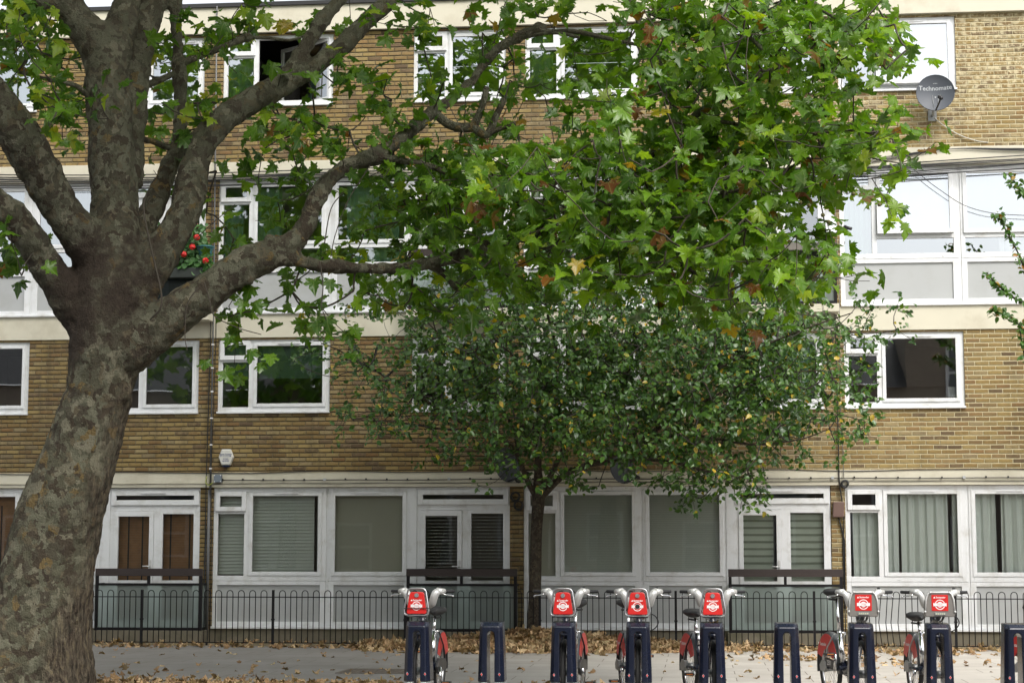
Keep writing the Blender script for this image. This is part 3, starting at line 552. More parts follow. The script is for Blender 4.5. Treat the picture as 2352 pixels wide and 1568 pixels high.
# ------------------------------------------------------------- things fixed to the wall
def paraboloid(r,depth,n=28,rings=7):
    vs=[(0,0,depth)]; fs=[]
    for i in range(1,rings+1):
        q=r*i/rings
        for j in range(n): a=2*math.pi*j/n; vs.append((q*math.cos(a),q*math.sin(a),depth*(1-(q/r)**2)))
    for j in range(n): fs.append((0,1+j,1+(j+1)%n))
    for i in range(rings-1):
        for j in range(n): fs.append((1+i*n+j,1+(i+1)*n+j,1+(i+1)*n+(j+1)%n,1+i*n+(j+1)%n))
    return vs,fs
def dish(lab,c,r,aim,mat,wallpt,lnb,text=None,cab=None,grp='satellite dishes on the front wall'):
    t=thing('satellite_dish',lab,'satellite dish',wallpt,0,grp); wp=Vector(wallpt); c=Vector(c)
    zz=-Vector(aim).normalized(); up=Vector((0,0,1)); xx=up.cross(-zz).normalized(); yy=(-zz).cross(xx)   # bowl opens along aim (local -z)
    def fn(p): return tuple(c-wp+xx*p[0]*(-1 if False else 1)+yy*p[1]+zz*p[2])
    dep=r*.22; vs,fs=paraboloid(r,dep); m=MB(); m.smooth=True; m.add([fn(p) for p in vs],fs); m.add([fn((p[0]*1.012,p[1]*1.012,p[2]+.006)) for p in vs],[f[::-1] for f in fs]); m.smooth=False
    m.tube([fn((r*1.006*math.cos(2*math.pi*i/28),r*1.006*math.sin(2*math.pi*i/28),.002)) for i in range(29)],.007,6); o=m.build('reflector',mat,t)
    ln=Vector(lnb)-wp; bot=Vector(fn((0,-r*.97,0))); m=MB(); m.tube([bot,bot+(ln-bot)*.55+Vector((0,0,-.02)),ln+Vector((0,0,-.03))],.014,8); m.build('arm',M['plast'],t)
    ax=(Vector(fn((0,0,dep*.4)))-ln).normalized(); m=MB(); m.tube([ln-ax*.09,ln+ax*.03],.028,10); m.tube([ln+ax*.03,ln+ax*.05],.036,10); m.build('receiver',M['plast'],t); 
    back=Vector(fn((0,-r*.15,dep))); m=MB(); m.box(-.07,.07,-.012,0,-.09,.09); m.tube([(0,-.01,0),(0,-.14,0),(0,-.16,.06),back],.02,8); m.build('bracket',M['zinc'],t)
    if text:
        m=MB(); text_on(m,text,.105,lambda a,b:fn((a,b+.09,dep*(1-(a*a+(b+.09)**2)/r**2)-.004)),bold=.0015); 
        for k_ in range(5): m.add([fn((-.03+.014*k_+dx,.165+dy+.006*(k_%2),dep*(1-(.165/r)**2)-.004)) for dx,dy in ((0,0),(.009,.004),(.011,.035),(.002,.03))],[(0,1,2,3)])
        m.build('lettering',M['gprint'],o)
        m=MB()
        for sx in (-.045,.045): m.tube([fn((sx,-.02,dep-.004)),fn((sx*.8,-.245,dep*.3))],.004,5)
        m.build('strut',M['zinc'],o)
    if cab: MB().tube([tuple(Vector(q)-wp) for q in catmull(cab,5)],.009,6).build('cable',M['cablew'],t)
    return t
dish('large round dark grey satellite dish with pale lettering and trailing white cable',(3.97,-.36,9.0),.305,(-.08,-1,.10),M['dish'],(3.955,-.004,8.70),(4.0,-.72,8.83),'Technomate',[(3.99,-.02,8.66),(4.1,-.03,8.55),(4.38,-.03,8.36),(4.65,-.03,8.255),(4.85,-.01,8.225)])
dish('small white satellite dish seen almost edge on above the weathered balcony board',(2.21,-.36,6.87),.21,(.80,-.62,.12),M['dishw'],(2.21,-.004,6.72),(2.47,-.60,6.74))
dish('dark satellite dish half hidden by the young tree near its fork',(-3.10,-.36,2.94),.285,(.78,-.62,.14),M['dish'],(-3.0,-.004,2.93),(-2.78,-.62,2.80))
dish('dark satellite dish with black receiver arm over the cream band beneath the leafy boughs',(-1.20,-.38,2.86),.24,(.60,-.78,.2),M['dish'],(-1.2,-.04,2.76),(-.98,-.72,2.73))
# alarm box
A=thing('alarm_box','white hexagonal burglar alarm box with blue lettering on the brick wall','alarm box',(-7.896,-.004,3.10))
def hexa(r,sx=1): return [(sx*r*math.cos(math.pi/3*i),r*math.sin(math.pi/3*i)) for i in range(6)]
m=MB(); m.loft([[(x,0,z) for x,z in [(-.13,0),(-.075,.135),(.075,.135),(.13,0),(.075,-.135),(-.075,-.135)]],[(x,-.05,z) for x,z in [(-.13,0),(-.075,.135),(.075,.135),(.13,0),(.075,-.135),(-.075,-.135)]],[(x*.9,-.075,z*.9) for x,z in [(-.13,0),(-.075,.135),(.075,.135),(.13,0),(.075,-.135),(-.075,-.135)]]]); ab=m.build('case',M['alarm'],A,.006)
m=MB(); f0=lambda dx,dz:(lambda a,b:(a+dx,-.0765,b+dz))
text_on(m,'Home Counties',.034,f0(0,.05),bold=.0006); m.box(-.088,.088,-.0775,-.0765,.026,.030); text_on(m,'Electrical Security',.018,f0(.015,.012)); m.torus((-.085,-.0768,.026),(0,1,0),.011,.0025,14,5); m.box(.07,.088,-.0775,-.0765,.012,.026)
text_on(m,'(01582)',.03,f0(0,-.03),bold=.0006); text_on(m,'469595',.038,f0(0,-.066),bold=.0008); m.build('lettering',M['blue'],ab)
MB().box(-.06,.06,-.06,-.005,-.165,-.137).build('lens',M['navyl'],A,.005)
J=thing('junction_box','square grey junction box with four bolts on the cream band','junction box',(-8.022,-.05,2.742)); MB().box(-.066,.066,-.06,0.012,-.066,.066).build('case',M['greybox'],J,.006)
m=MB(); [m.disc((sx*.052,-.062,sz*.052),(0,1,0),.009) for sx in (-1,1) for sz in (-1,1)]; m.build('bolt',M['white'],J)
MT=thing('meter_box','brown plastic service box on the narrow brick pier','service box',(2.285,-.002,2.20)); MB().prism([(-.095,-.125),(.085,-.125),(.095,.125),(-.085,.125)],-.09,0).build('case',M['brownbox'],MT,.012); MB().tube([(.0,-.03,-.125),(.03,-.03,-.25),(.09,-.02,-.5),(.08,-.02,-1.6)],.012,6).build('cable',M['cable'],MT)
def coil(lab,x,z,r,y=-.03):
    m=MB()
    for i in range(7): m.torus((x+random.uniform(-.012,.012),y-.004*i,z+random.uniform(-.012,.012)),(.1*random.uniform(-1,1),1,.1*random.uniform(-1,1)),r*random.uniform(.8,1.05),.006,22,5)
    tag(m.build('cable_coil',M['cable']),lab,'cable coil',group='coils of spare black cable')
coil('round coil of black cable under the cream band above the brown box',2.395,2.615,.062,-.07); coil('coil of black cable on the pier behind the young tree, upper of two',-2.99,2.43,.075); coil('coil of black cable on the pier behind the young tree, lower of two',-2.945,2.28,.075)
coil('coil of black cable by the fork of the young tree on the cream band',-2.93,2.72,.06,-.07)
# pipes and cables
dp=thing('cable_conduit','dark bundle of vertical conduits and cables climbing the pier beside the alarm box','conduit',(-8.2,0,0))
MB().tube([(.02,-.03,.05),(.02,-.03,2.55)],.026,8).tube([(.045,-.075,2.5),(.045,-.075,5.6),(.02,-.05,8.2),(.02,-.12,10.9)],.014,8).build('pipe',M['pipe'],dp)
MB().tube([(-.045,-.02,.3),(-.04,-.02,1.4),(-.03,-.06,2.6),(.0,-.06,5.0),(-.02,-.05,7.6)],.008,6).tube([(.07,-.02,.2),(.075,-.025,1.2),(.06,-.06,2.5),(.055,-.06,2.9),(.085,-.03,5.1),(.08,-.04,7.7)],.006,6).tube([(-.02,-.06,.3),(-.03,-.06,1.0),(-.02,-.02,1.9)],.007,6).build('cable',M['cable'],dp)
m=MB(); [m.box(.025,.068,-.092,-.06,z,z+.02) for z in (2.9,3.3,3.75,4.2,4.6,5.0)]; m.build('clip',M['white'],dp); MB().tube(catmull([(-.02,-.07,2.78),(-.03,-.08,2.68),(.02,-.09,2.63),(.10,-.08,2.68)],5),.006,6).build('earth_wire',M['cableg'],dp)
dp=thing('cable_conduit','thin black cables hanging down the pier beside the brown service box','conduit',(2.3,0,0))
MB().tube(catmull([(-.06,-.02,7.8),(-.04,-.03,6.9),(-.01,-.06,5.6),(.0,-.05,4.4),(.005,-.05,3.0),(.01,-.07,2.62),(.05,-.04,2.3),(.07,-.04,2.0),(.05,-.02,1.6),(.06,-.02,.6)],4),.011,6).build('cable',M['cable'],dp)
MB().tube(catmull([(.03,-.03,7.2),(.07,-.04,5.8),(.06,-.06,5.2),(.05,-.04,4.0),(.075,-.04,3.2),(.08,-.07,2.72)],4),.006,6).build('cable',M['pipe'],dp)
cb=thing('wall_cable','thick black cable clipped along the lower cream band','cable',(0,-.05,2.71))
x=-7.95; pts=[]
while x<12: pts.append((x,-.012,.004*math.sin(x*3)-.0015*(x+8)/3)); x+=.35
MB().tube(pts,.0085,6).build('cable_run',M['cable'],cb)
m=MB(); [m.box(p[0]-.012,p[0]+.012,-.024,.012,p[2],p[2]+.026) for i,p in enumerate(pts) if i%6!=5]; m.build('clip',M['cable'],cb)
m=MB(); [m.box(p[0]-.022,p[0]+.022,-.03,.012,p[2]-.012,p[2]+.03) for i,p in enumerate(pts) if i%6==5]; m.build('junction_clip',M['gprint'],cb)
tag(MB().tube([(x*.5,-.062,2.652+.006*math.sin(x*1.7)) for x in range(-44,30)],.0045,5).build('wall_cable',M['cable']),'thin black cable running below the clipped cable on the lower cream band','cable')
tag(MB().tube([(x*.5,-.045,2.842+.022*math.sin(x*.9)*abs(math.sin(x*.37))) for x in range(-60,30)],.007,5).build('wall_cable',M['cable']),'slack black cable drooping along the top edge of the lower cream band','cable')
def span(lab,pts,r=.008,mat='cable'): tag(MB().tube(catmull(pts,6),r,5).build('overhead_cable',M[mat]),lab,'cable',group='black cables over the upper windows')
for i in range(8):
    z=8.0-.035*i; d=random.uniform(.0,.06)
    span('slack black cable among the bundle strung above the third storey windows',[(-14,-.07-.01*i,z+.08),(-9.5,-.07-.01*i,z-d),(-4,-.07-.01*i,z+random.uniform(-.05,.04)),(0,-.07-.01*i,z-.12+random.uniform(-.05,.05)),(2.4,-.08-.01*i,z-.14+random.uniform(-.06,.03)),(4.0,-.08-.01*i,z-.1+random.uniform(-.03,.05)),(7.5,-.08-.01*i,z+.06+random.uniform(-.04,.08))],random.uniform(.006,.011))
for i in range(4): span('black cable rising to the peak hook on the upper cream band',[(1.5,-.07,7.72+.03*i),(3.0,-.07,7.93+.02*i),(4.22,-.06,8.118),(5.4,-.07,8.10-.012*i),(8,-.07,8.06-.02*i)],.006)
span('thin dark cable sagging across the tilted windows of the third storey',[(3.62,-.1,7.78),(4.0,-.12,7.45),(4.5,-.14,7.12),(5.2,-.15,6.98),(6.4,-.14,7.0),(7.6,-.1,7.4)],.006)
# geraniums on the balcony rail
G=thing('geranium','red flowering geranium with fresh green leaves in a box on the balcony','plant',(UN[0]+5.0,-.42,6.32))
m=MB(); lf=MB()
def round_leaf(mb,c,r,nrm):
    n=Vector(nrm).normalized(); a=n.orthogonal().normalized(); b=n.cross(a); c=Vector(c); k_=9
    mb.add([c-n*.15*r]+[c+r*(1+.1*(i%2))*(math.cos(2*math.pi*i/k_)*a+math.sin(2*math.pi*i/k_)*b) for i in range(k_)],[(0,1+i,1+(i+1)%k_) for i in range(k_)])
def gz(): 
    t=random.random(); return t
for i in range(420):
    t=random.random(); w=.16+.20*(1-abs(t-.35)); 
    c=(.02-.05*t-.75*(random.random()<.35)*random.random()+random.uniform(-w,w)*.75,random.uniform(-.12,.14),-.15+.95*t*random.uniform(.5,1))
    round_leaf(lf,c,random.uniform(.028,.05),(random.uniform(-.6,.6),-.8,random.uniform(.1,.9)))
gl_=lf.build('foliage',M['ger'],G)
at_=gl_.data.color_attributes.new('tint','FLOAT_COLOR','POINT'); at_.data.foreach_set('color',np.repeat(np.column_stack([rng.random(420),np.zeros((420,2)),np.ones(420)]),10,0).astype(np.float32).ravel())
for p in ((-.63,-.12,.86),(-.66,-.14,.12),(-.19,-.15,.17),(.03,-.16,.45),(-.04,-.17,.29),(-.35,-.16,.52),(.19,-.17,.05),(-.30,-.1,.85)):
    m=MB()
    for _ in range(26):
        q=[random.gauss(0,1) for _ in range(3)]; l=math.sqrt(sum(a*a for a in q)); c=[p[j]+q[j]/l*.045 for j in range(3)]; round_leaf(m,c,.026,q)
    m.build('flower',M['flower'],G)
MB().box(-.62,.12,-.1,.08,-.22,-.05).build('flower_box',M['hose'],G,.01)
PL=thing('planter','teal half round planter hooked on the balcony rail beside the geraniums','planter',(UN[0]+5.13,-.40,6.60)); 
m=MB(); m.loft([[(.10*math.cos(2*math.pi*i/16),.10*math.sin(2*math.pi*i/16),-.12) for i in range(16)],[(.145*math.cos(2*math.pi*i/16),.145*math.sin(2*math.pi*i/16),.03) for i in range(16)]]); m.build('tub',M['teal'],PL); MB().torus((0,0,.03),(0,0,1),.145,.014,24,6).build('rim',M['teal'],PL)
# ------------------------------------------------------------- docking posts
def outer(z,wx,wf,d0,d1):   # plan outline: front face (d0) narrower than the body
    return [(-wf,d0,z),(wf,d0,z),(wx,d0+.055,z),(wx*.97,d1,z),(-wx*.97,d1,z),(-wx,d0+.055,z)]
def make_dock():
    t=thing('docking_post','navy cycle docking post','docking post')
    def body(z0,z1,top):
        L=lambda z:(.142-.028*z/.84,.096-.016*z/.84,-.17+.02*z/.84,.17-.05*z/.84)
        m=MB(); a=L(z0); b=L(z1); r0=outer(z0,a[0],a[1],a[2],a[3]); r1=outer(z1,b[0],b[1],b[2],b[3])
        rings=[r0,r1]
        if top:
            r2=outer(z1+.045,b[0]*.99,b[1]*.92,b[2]+.055,b[3]); r2=[(x,y,z1+.045-(0 if i>2 else .008)) for i,(x,y,z) in enumerate(r2)]; rings.append(r2)
        return m.loft(rings)
    cut=MB(); w=.037; cut.prism([(-w,-.1),(w,-.1),(w,.715)]+[(w*math.cos(a),.715+w*math.sin(a)*1.1) for a in (.5,1,1.57,2.1,2.6)]+[(-w,.715)],-.4,.4); co=cut.build('cut',M['navy'])
    res=[]
    for nm,z0,z1,top,mat in (('foot',0,.258,False,M['zinc']),('body',.260,.80,True,M['navy'])):
        o=body(z0,z1,top).build(nm,mat,t)
        b=o.modifiers.new('b','BOOLEAN'); b.object=co; b.solver='EXACT'
        bv=o.modifiers.new('v','BEVEL'); bv.width=.010; bv.segments=3; bv.limit_method='ANGLE'; bv.angle_limit=R_(32)
        res.append(o)
    dg=bpy.context.evaluated_depsgraph_get()
    for o in res:
        me=bpy.data.meshes.new_from_object(o.evaluated_get(dg)); o.modifiers.clear(); o.data=me
        for p in me.polygons: p.use_smooth=False
    bpy.data.objects.remove(co)
    for sx in (-1,1):
        m=MB(); c=.088; y=-.168
        m.add([(sx*c-.012,y,.335),(sx*c,y,.317),(sx*c+.012,y,.335),(sx*c,y,.353)],[(0,1,2,3)]); m.cur=1
        m.add([(sx*c-.009,y-.001,.335),(sx*c,y-.001,.3215),(sx*c+.009,y-.001,.335),(sx*c,y-.001,.3485)],[(0,1,2,3)]); m.build('sticker',[M['gprint'],M['red']],t)
    return t
def copy_tree(o,parent=None):
    c=o.copy(); COL.objects.link(c)
    if parent: c.parent=parent; c.matrix_parent_inverse=o.matrix_parent_inverse
    for ch in o.children: copy_tree(ch,c)
    return c
DX=[-2.778,-2.04,-1.326,-.591,.129,.852,1.573,2.309,3.043]
DL=['navy docking post holding the hire bicycle with a black strap round its red panel','empty navy docking post standing before the leaf pile','navy docking post holding the hire bicycle in front of the young tree trunk','navy docking post holding the hire bicycle with a dark round sticker','navy docking post holding the hire bicycle with bright silver seat clamp, dry leaf on top','empty navy docking post before the guard with weathered striped blinds','navy docking post holding the high saddle bicycle with grey basket','navy docking post holding the low saddle bicycle with grey basket','navy docking post cut off by the picture edge, red mudguard behind its slot']
d0=make_dock(); DOCK=[]
for i,x in enumerate(DX):
    o=d0 if i==0 else copy_tree(d0); o.location=(x,-12.0,0); o['label']=DL[i]; o['group']='cycle docking posts in a row'; DOCK.append(o)

# ------------------------------------------------------------- hire bicycles
def rot_z(p,a,piv=(0,.13)):
    x,y=p[0]-piv[0],p[1]-piv[1]; return (piv[0]+x*math.cos(a)-y*math.sin(a),piv[1]+x*math.sin(a)+y*math.cos(a),p[2])
def wheel(par,cy,a,steer=0,name='wheel'):
    r=.325; cz=.335
    hub=rot_z((0,cy,cz),a) if a else (0,cy,cz)
    o=bpy.data.objects.new(name,None); 
    def bld(): return MB()
    ax=(math.cos(a),math.sin(a),0) if not steer else (math.cos(steer),math.sin(steer),0)
    m=MB(); m.torus(hub,ax,r-.022,.026,48,8); ty=m.build('wheel',M['tyre'],par)
    m=MB(); m.torus(hub,ax,r-.055,.013,44,6); m.build('rim',M['steel'],ty)
    m=MB(); A=Vector(ax); u=Vector((0,0,1)); w=A.cross(u).normalized(); h=Vector(hub)
    for i in range(28):
        q=2*math.pi*i/28; d=math.cos(q)*u+math.sin(q)*w; q2=q+(.35 if i%2 else -.35); d2=math.cos(q2)*u+math.sin(q2)*w; sd=.03 if i%4<2 else -.03
        m.tube([h+A*sd+d2*.035,h+d*(r-.055)],.0018,4,False)
    m.build('spokes',M['chrome'],ty)
    m=MB(); m.tube([h-A*.055,h+A*.055],.04 if True else .02,12); m.build('hub',M['zinc'],ty)
    return ty
def lerp(a,b,t): return tuple(a[i]+(b[i]-a[i])*t for i in range(3))
def make_bike(lab,loc,ang,kind,saddle_z,strap=False,sticker=False,steer=0,crank=0.6,number=None,silver_post=False,lock=False,clamp=False):
    t=thing('hire_bicycle',lab,'bicycle',loc,0,'hire bicycles in the docking row'); a=ang
    Rz=lambda p: rot_z(p,a)
    mp=M['navy']; ms=M['silver']
    wheel(t,0,0,steer); wheel(t,1.08,a)
    # frame
    m=MB(); m.tube([Rz(p) for p in catmull([(0,.11,.78),(0,.17,.62),(0,.30,.44),(0,.50,.34),(0,.66,.34)],5)],.043,10)
    m.tube([Rz((0,.095,.70)),Rz((0,.155,.93))],.036,12); m.tube([Rz((0,.66,.33)),Rz((0,.78,.70))],.028,10)
    for s in (-1,1): m.tube([Rz((s*.045,.68,.34)),Rz((s*.065,1.08,.335))],.016,8)
    m.tube([Rz((-.05,.66,.335)),Rz((.05,.66,.335))],.045,14); m.build('frame',mp,t)
    m=MB()
    for s in (-1,1): m.tube([(s*.05,0,.335),(s*.052,.03,.5),(s*.045,.075,.70)],.016,8)
    m.tube([(-.05,.075,.70),(.05,.075,.70)],.02,8); m.build('fork',mp,t)
    sp0=Rz((0,.78,.70)); sp1=Rz((0,.85,saddle_z-.05)); m=MB(); m.tube([sp0,sp1],.016,10); m.tube([lerp(sp0,sp1,-.03),lerp(sp0,sp1,.06)],.026,12); m.tube([Rz((.0,.77,.71)),Rz((.055,.75,.70))],.009,6)
    if silver_post: m.tube([Rz((0,.68,.4)),sp0],.031,10)
    if clamp: m.prism([(-.03,.55),(.0,.53),(.012,.62),(.035,.70),(.02,.75),(-.005,.70),(-.02,.66)],0,.0) if False else m.tube([Rz((-.04,.74,.72)),Rz((-.02,.735,.70)),Rz((.0,.735,.70)),Rz((.03,.74,.715))],.012,6); m.tube([Rz((.0,.73,.70)),Rz((.0,.70,.58))],.014,8) if clamp else None
    m.build('seat_post',M['chrome'],t)
    # saddle
    m=MB(); m.smooth=True; rings=[]
    for (y,w,h,z) in ((-.155,.008,.006,.0),(-.14,.028,.028,.0),(-.06,.034,.038,.002),(.02,.055,.042,-.004),(.08,.098,.05,.0),(.12,.108,.052,.008),(.155,.085,.045,.006),(.17,.03,.02,.0)):
        rings.append([Rz((w*math.cos(q),.85+y,saddle_z-.01+z+h*math.sin(q)*(1 if math.sin(q)>0 else .8)+.016*abs(math.cos(q)))) for q in [2*math.pi*i/14 for i in range(14)]])
    m.loft(rings); m.smooth=False; m.tube([Rz((-.05,.95,saddle_z-.06)),Rz((0,.85,saddle_z-.065)),Rz((.05,.95,saddle_z-.06))],.01,6); m.build('saddle',M['black'],t)
    # rear mudguard with red side panels
    c=(1.08,.335); m=MB(); n=20; r=.365; a0,a1=R_(-8),R_(190)
    for i in range(n+1):
        q=a0+(a1-a0)*i/n; 
        for (x,rr) in ((-.042,r-.035),(-.036,r-.004),(0,r+.006),(.036,r-.004),(.042,r-.035)): m.v.append(Rz((x,c[0]-rr*math.cos(q),c[1]+rr*math.sin(q))))
    for i in range(n):
        for j in range(4): m.f.append([i*5+j,i*5+j+1,(i+1)*5+j+1,(i+1)*5+j]); m.mi.append(0); m.sm.append(True)
    g=m.build('mudguard',M['guard'],t)
    for s in (-1,1):
        m=MB(); q0,q1=R_(22),R_(158); k=18; arc=[(c[0]-.345*math.cos(q0+(q1-q0)*i/k),c[1]+.345*math.sin(q0+(q1-q0)*i/k)) for i in range(k+1)]
        inner=[(c[0]-.19*math.cos(q0+(q1-q0)*i/k)*1.0,c[1]+max(.10,.19*math.sin(q0+(q1-q0)*i/k))) for i in range(k+1)]
        m.v=[Rz((s*.044,y,z)) for y,z in arc]+[Rz((s*.044,y,z)) for y,z in inner]; m.f=[[i,i+1,k+2+i,k+1+i] for i in range(k)]; m.mi=[0]*k; m.sm=[False]*k
        pn=m.build('side_panel',M['red'],t); so=pn.modifiers.new('s','SOLIDIFY'); so.thickness=.004
        m=MB(); text_on(m,'Santander',.05,lambda p,q: Rz((s*.0475,c[0]+.10+p*(1 if s>0 else -1),c[1]+.235+q)),bold=.0008)
        m.ball(Rz((s*.047,c[0]+.10-(.155 if s>0 else -.155),c[1]+.24)),.013,8,(.3,1,1)); m.build('lettering',M['white'],pn)
        m=MB(); m.tube([Rz((s*.058,.77,.69)),Rz((s*.066,.98,.55)),Rz((s*.07,1.08,.335))],.009,6); m.build('stay',M['black'] if kind=='A' else M['steel'],t)
    # chain case, number, cranks, pedals
    m=MB(); m.prism([(0,0)]*0 or [(-.0,0),(0,0),(0,0)],0,0) if False else None
    cc=[[Rz((x,y,z)) for (y,z) in ((.58,.34),(.62,.40),(.70,.425),(1.04,.405),(1.13,.36),(1.10,.30),(.70,.26),(.62,.28))] for x in (.05,.082)]
    m.loft(cc); k=m.build('chain_case',M['plast'],t,.006)
    cc=[[Rz((x,y,z)) for (y,z) in ((.98,.40),(1.12,.41),(1.19,.36),(1.17,.30),(1.04,.29),(.98,.33))] for x in (-.09,-.05)]
    MB().loft(cc).build('hub_cover',M['zinc'],t,.008)
    if number:
        bx=MB().loft([[Rz((x,y,z)) for (y,z) in ((.70,.42),(1.02,.44),(1.02,.36),(.70,.34))] for x in (-.084,-.052)]).build('chain_guard',M['plast'],t,.004)
        m=MB(); text_on(m,number,.07,lambda p,q: Rz((-.0865,.87-p,.392+q)),bold=.001); m.build('number',M['white'],bx)
    for s,ph in ((1,crank),(-1,crank+math.pi)):
        e=(s*.115,.66+.165*math.cos(ph),.335+.165*math.sin(ph)); m=MB(); m.tube([Rz((s*.09,.66,.335)),Rz((s*.10,e[1],e[2]))],[.02,.013],8); cr=m.build('crank',M['chrome'],t)
        m=MB(); m.box(-.05,.05,-.045,.045,-.014,.014); m.cur=1; m.box(-.035,.035,-.0465,.0465,-.006,.006); m.cur=0
        m.v=[Rz((s*.165+p[0],e[1]+p[1],e[2]+p[2])) for p in m.v]; m.build('pedal',[M['plast'],M['amber']],t,.004)
    # handlebar
    m=MB(); gp=[]
    for s in (-1,1):
        m.tube(catmull([(s*.02,.13,.97),(s*.10,.06,1.0),(s*.128,.02,1.06),(s*.152,.015,1.115),(s*.20,.06,1.135)],5),[.032]*6+[.040]*11+[.032]*4 if kind=='A' else [.031]*21,12)
        m.tube([(s*.165,.03,1.13),(s*.232,.09,1.134)],[.040,.024] if kind=='A' else [.034,.022],12)
    m.tube([(0,.15,.92),(0,.155,1.0)],.03,10); m.build('handlebar',ms,t)
    for s in (-1,1):
        m=MB(); m.tube([(s*.205,.085,1.13),(s*.22,.095,1.13),(s*.32,.145,1.132),(s*.325,.148,1.132)],[.014,.0175,.0165,.012],10); m.build('grip',M['black'],t)
        m=MB(); m.tube(catmull([(s*.20,.05,1.115),(s*.24,.04,1.10),(s*.30,.075,1.092),(s*.315,.085,1.085)],4),.0065,6); m.ball((s*.317,.086,1.084),.010,8); m.build('brake_lever',M['chrome'],t)
    m=MB(); m.tube([(.185,.06,1.145),(.185,.06,1.165)],.016,10); m.ball((.185,.06,1.168),.018,8); m.build('bell',M['plast'],t)
    # front panel
    def roundel(mb,cx,cz,y,sc,par,txt=True):
        def ringf(r0,r1,n=28):
            vs=[]; 
            for i in range(n): q=2*math.pi*i/n; vs+= [(cx+sc*r0*math.cos(q),y(cz+sc*r0*math.sin(q)),cz+sc*r0*math.sin(q)),(cx+sc*r1*math.cos(q),y(cz+sc*r1*math.sin(q)),cz+sc*r1*math.sin(q))]
            return vs,[(2*i,2*i+1,(2*i+3)%(2*n),(2*i+2)%(2*n)) for i in range(n)]
        mb.add(*ringf(.038,.045)); mb.add(*ringf(0,.025)); 
        x0,x1,z0,z1=cx-.058*sc,cx+.058*sc,cz-.0145*sc,cz+.0145*sc; yy=y(cz)-.0015
        mb.add([(x0,yy,z0),(x1,yy,z0),(x1,yy,z1),(x0,yy,z1)],[(0,1,2,3)])
        m2=MB(); text_on(m2,'CYCLES',.014*sc,lambda p,q:(cx+p,yy-.001,cz+q)); x0+=.003;x1-=.003;z0+=.0025;z1-=.0025
        for (aa,bb,cc_,dd) in ((x0,x1,z0-.0006,z0+.0006),(x0,x1,z1-.0006,z1+.0006)): m2.add([(aa,yy-.001,cc_),(bb,yy-.001,cc_),(bb,yy-.001,dd),(aa,yy-.001,dd)],[(0,1,2,3)])
        m2.build('lettering',M['red'],par)
    def flame(mb,x,y,z,s=1): mb.add([(x-.009*s,y,z),(x+.009*s,y,z),(x+.008*s,y,z+.006*s),(x+.003*s,y,z+.011*s),(x+.001*s,y,z+.018*s),(x-.003*s,y,z+.010*s),(x-.008*s,y,z+.006*s)],[tuple(range(7))])
    if kind=='A':
        yf=lambda z:-.295+.20*(z-.9)*.35
        out=[(-.098,.945),(-.098,.925),(-.088,.915),(.088,.915),(.098,.925),(.098,.945),(.072,1.115),(.062,1.128),(.045,1.133),(-.045,1.133),(-.062,1.128),(-.072,1.115)]
        m=MB(); fr=[(x,yf(z),z) for x,z in out]; bk=[(x,yf(z)+.05,z) for x,z in out]; m.loft([fr[::-1],bk[::-1]][::-1]); m.build('basket_panel',M['red'],t,.006)
        pp=t.children[-1]
        loop=[(-.085,.90),(.085,.90),(.118,.915),(.124,.95),(.092,1.14),(.078,1.16),(.05,1.168),(-.05,1.168),(-.078,1.16),(-.092,1.14),(-.124,.95),(-.118,.915),(-.085,.90)]
        m=MB(); m.tube([(x,yf(z)-.004,z) for x,z in loop],.0095,8); 
        for s in (-1,1): m.tube([(s*.10,yf(1.1),1.10),(s*.06,-.05,1.08),(s*.03,.08,1.0)],.008,6); m.tube([(s*.11,yf(.92),.915),(s*.05,-.06,.87),(s*.03,.08,.86)],.008,6)
        m.build('basket_frame',M['steel'],t)
        m=MB(); m.box(-.10,.10,yf(.9)+.01,yf(.9)+.12,.885,.90); m.cur=1
        for i in range(4): m.box(-.078+.046*i,-.058+.046*i,yf(.9)+.004,yf(.9)+.009,.887,.899)
        m.build('basket_base',[M['guard'],M['lampg']],t)
        m=MB(); m.disc((0,yf(1.1)-.007,1.10),(0,1,.07),.021,.012,20); m.cur=1; m.box(-.003,.003,yf(1.1)-.0145,yf(1.1)-.012,1.083,1.117); m.build('lamp',[M['lampg'],M['steel']],t)
        m=MB(); y=lambda z:yf(z)-.0015; text_on(m,'Santander',.023,lambda p,q:(p+.008,y(1.052+q),1.052+q),bold=.0005); flame(m,-.05,y(1.05),1.044,1.0); roundel(m,0,.995,y,1.0,pp); m.build('lettering',M['white'],pp)
        if sticker: MB().disc((0,yf(.995)-.004,.995),(0,1,.07),.023,.003,20).build('sticker',M['black'],pp)
        if strap: MB().tube([(x,yf(.97)-.012,.972) for x in (-.125,-.1,0,.1,.125)]+[(.12,-.15,.97),(-.12,-.15,.97),(-.125,yf(.97)-.01,.972)],.004,6).build('strap',M['black'],t)
    else:
        yf=lambda z:-.30
        out=[(-.145,.93),(-.135,.905),(.135,.905),(.145,.93),(.138,1.06),(.118,1.115),(.095,1.135),(-.095,1.135),(-.118,1.115),(-.138,1.06)]
        m=MB(); m.loft([[(x,-.30,z) for x,z in out],[(x*1.02,-.24,z) for x,z in out],[(x*.8,-.10,.93+(z-.93)*.8) for x,z in out]]); pb=m.build('basket',M['basket'],t,.008)
        m=MB(); m.tube([(x,-.302,z) for x,z in [(-.14,.96),(-.132,1.07),(-.113,1.122),(-.09,1.14),(.09,1.14),(.113,1.122),(.132,1.07),(.14,.96)]],.009,8)
        for p in ((-.142,.955),(.142,.955),(-.09,1.14),(.09,1.14)): m.ball((p[0],-.306,p[1]),.012,8)
        m.build('basket_frame',ms,t)
        m=MB(); m.box(-.079,.079,-.3035,-.301,.963,1.118); pp=m.build('panel',M['red'],t)
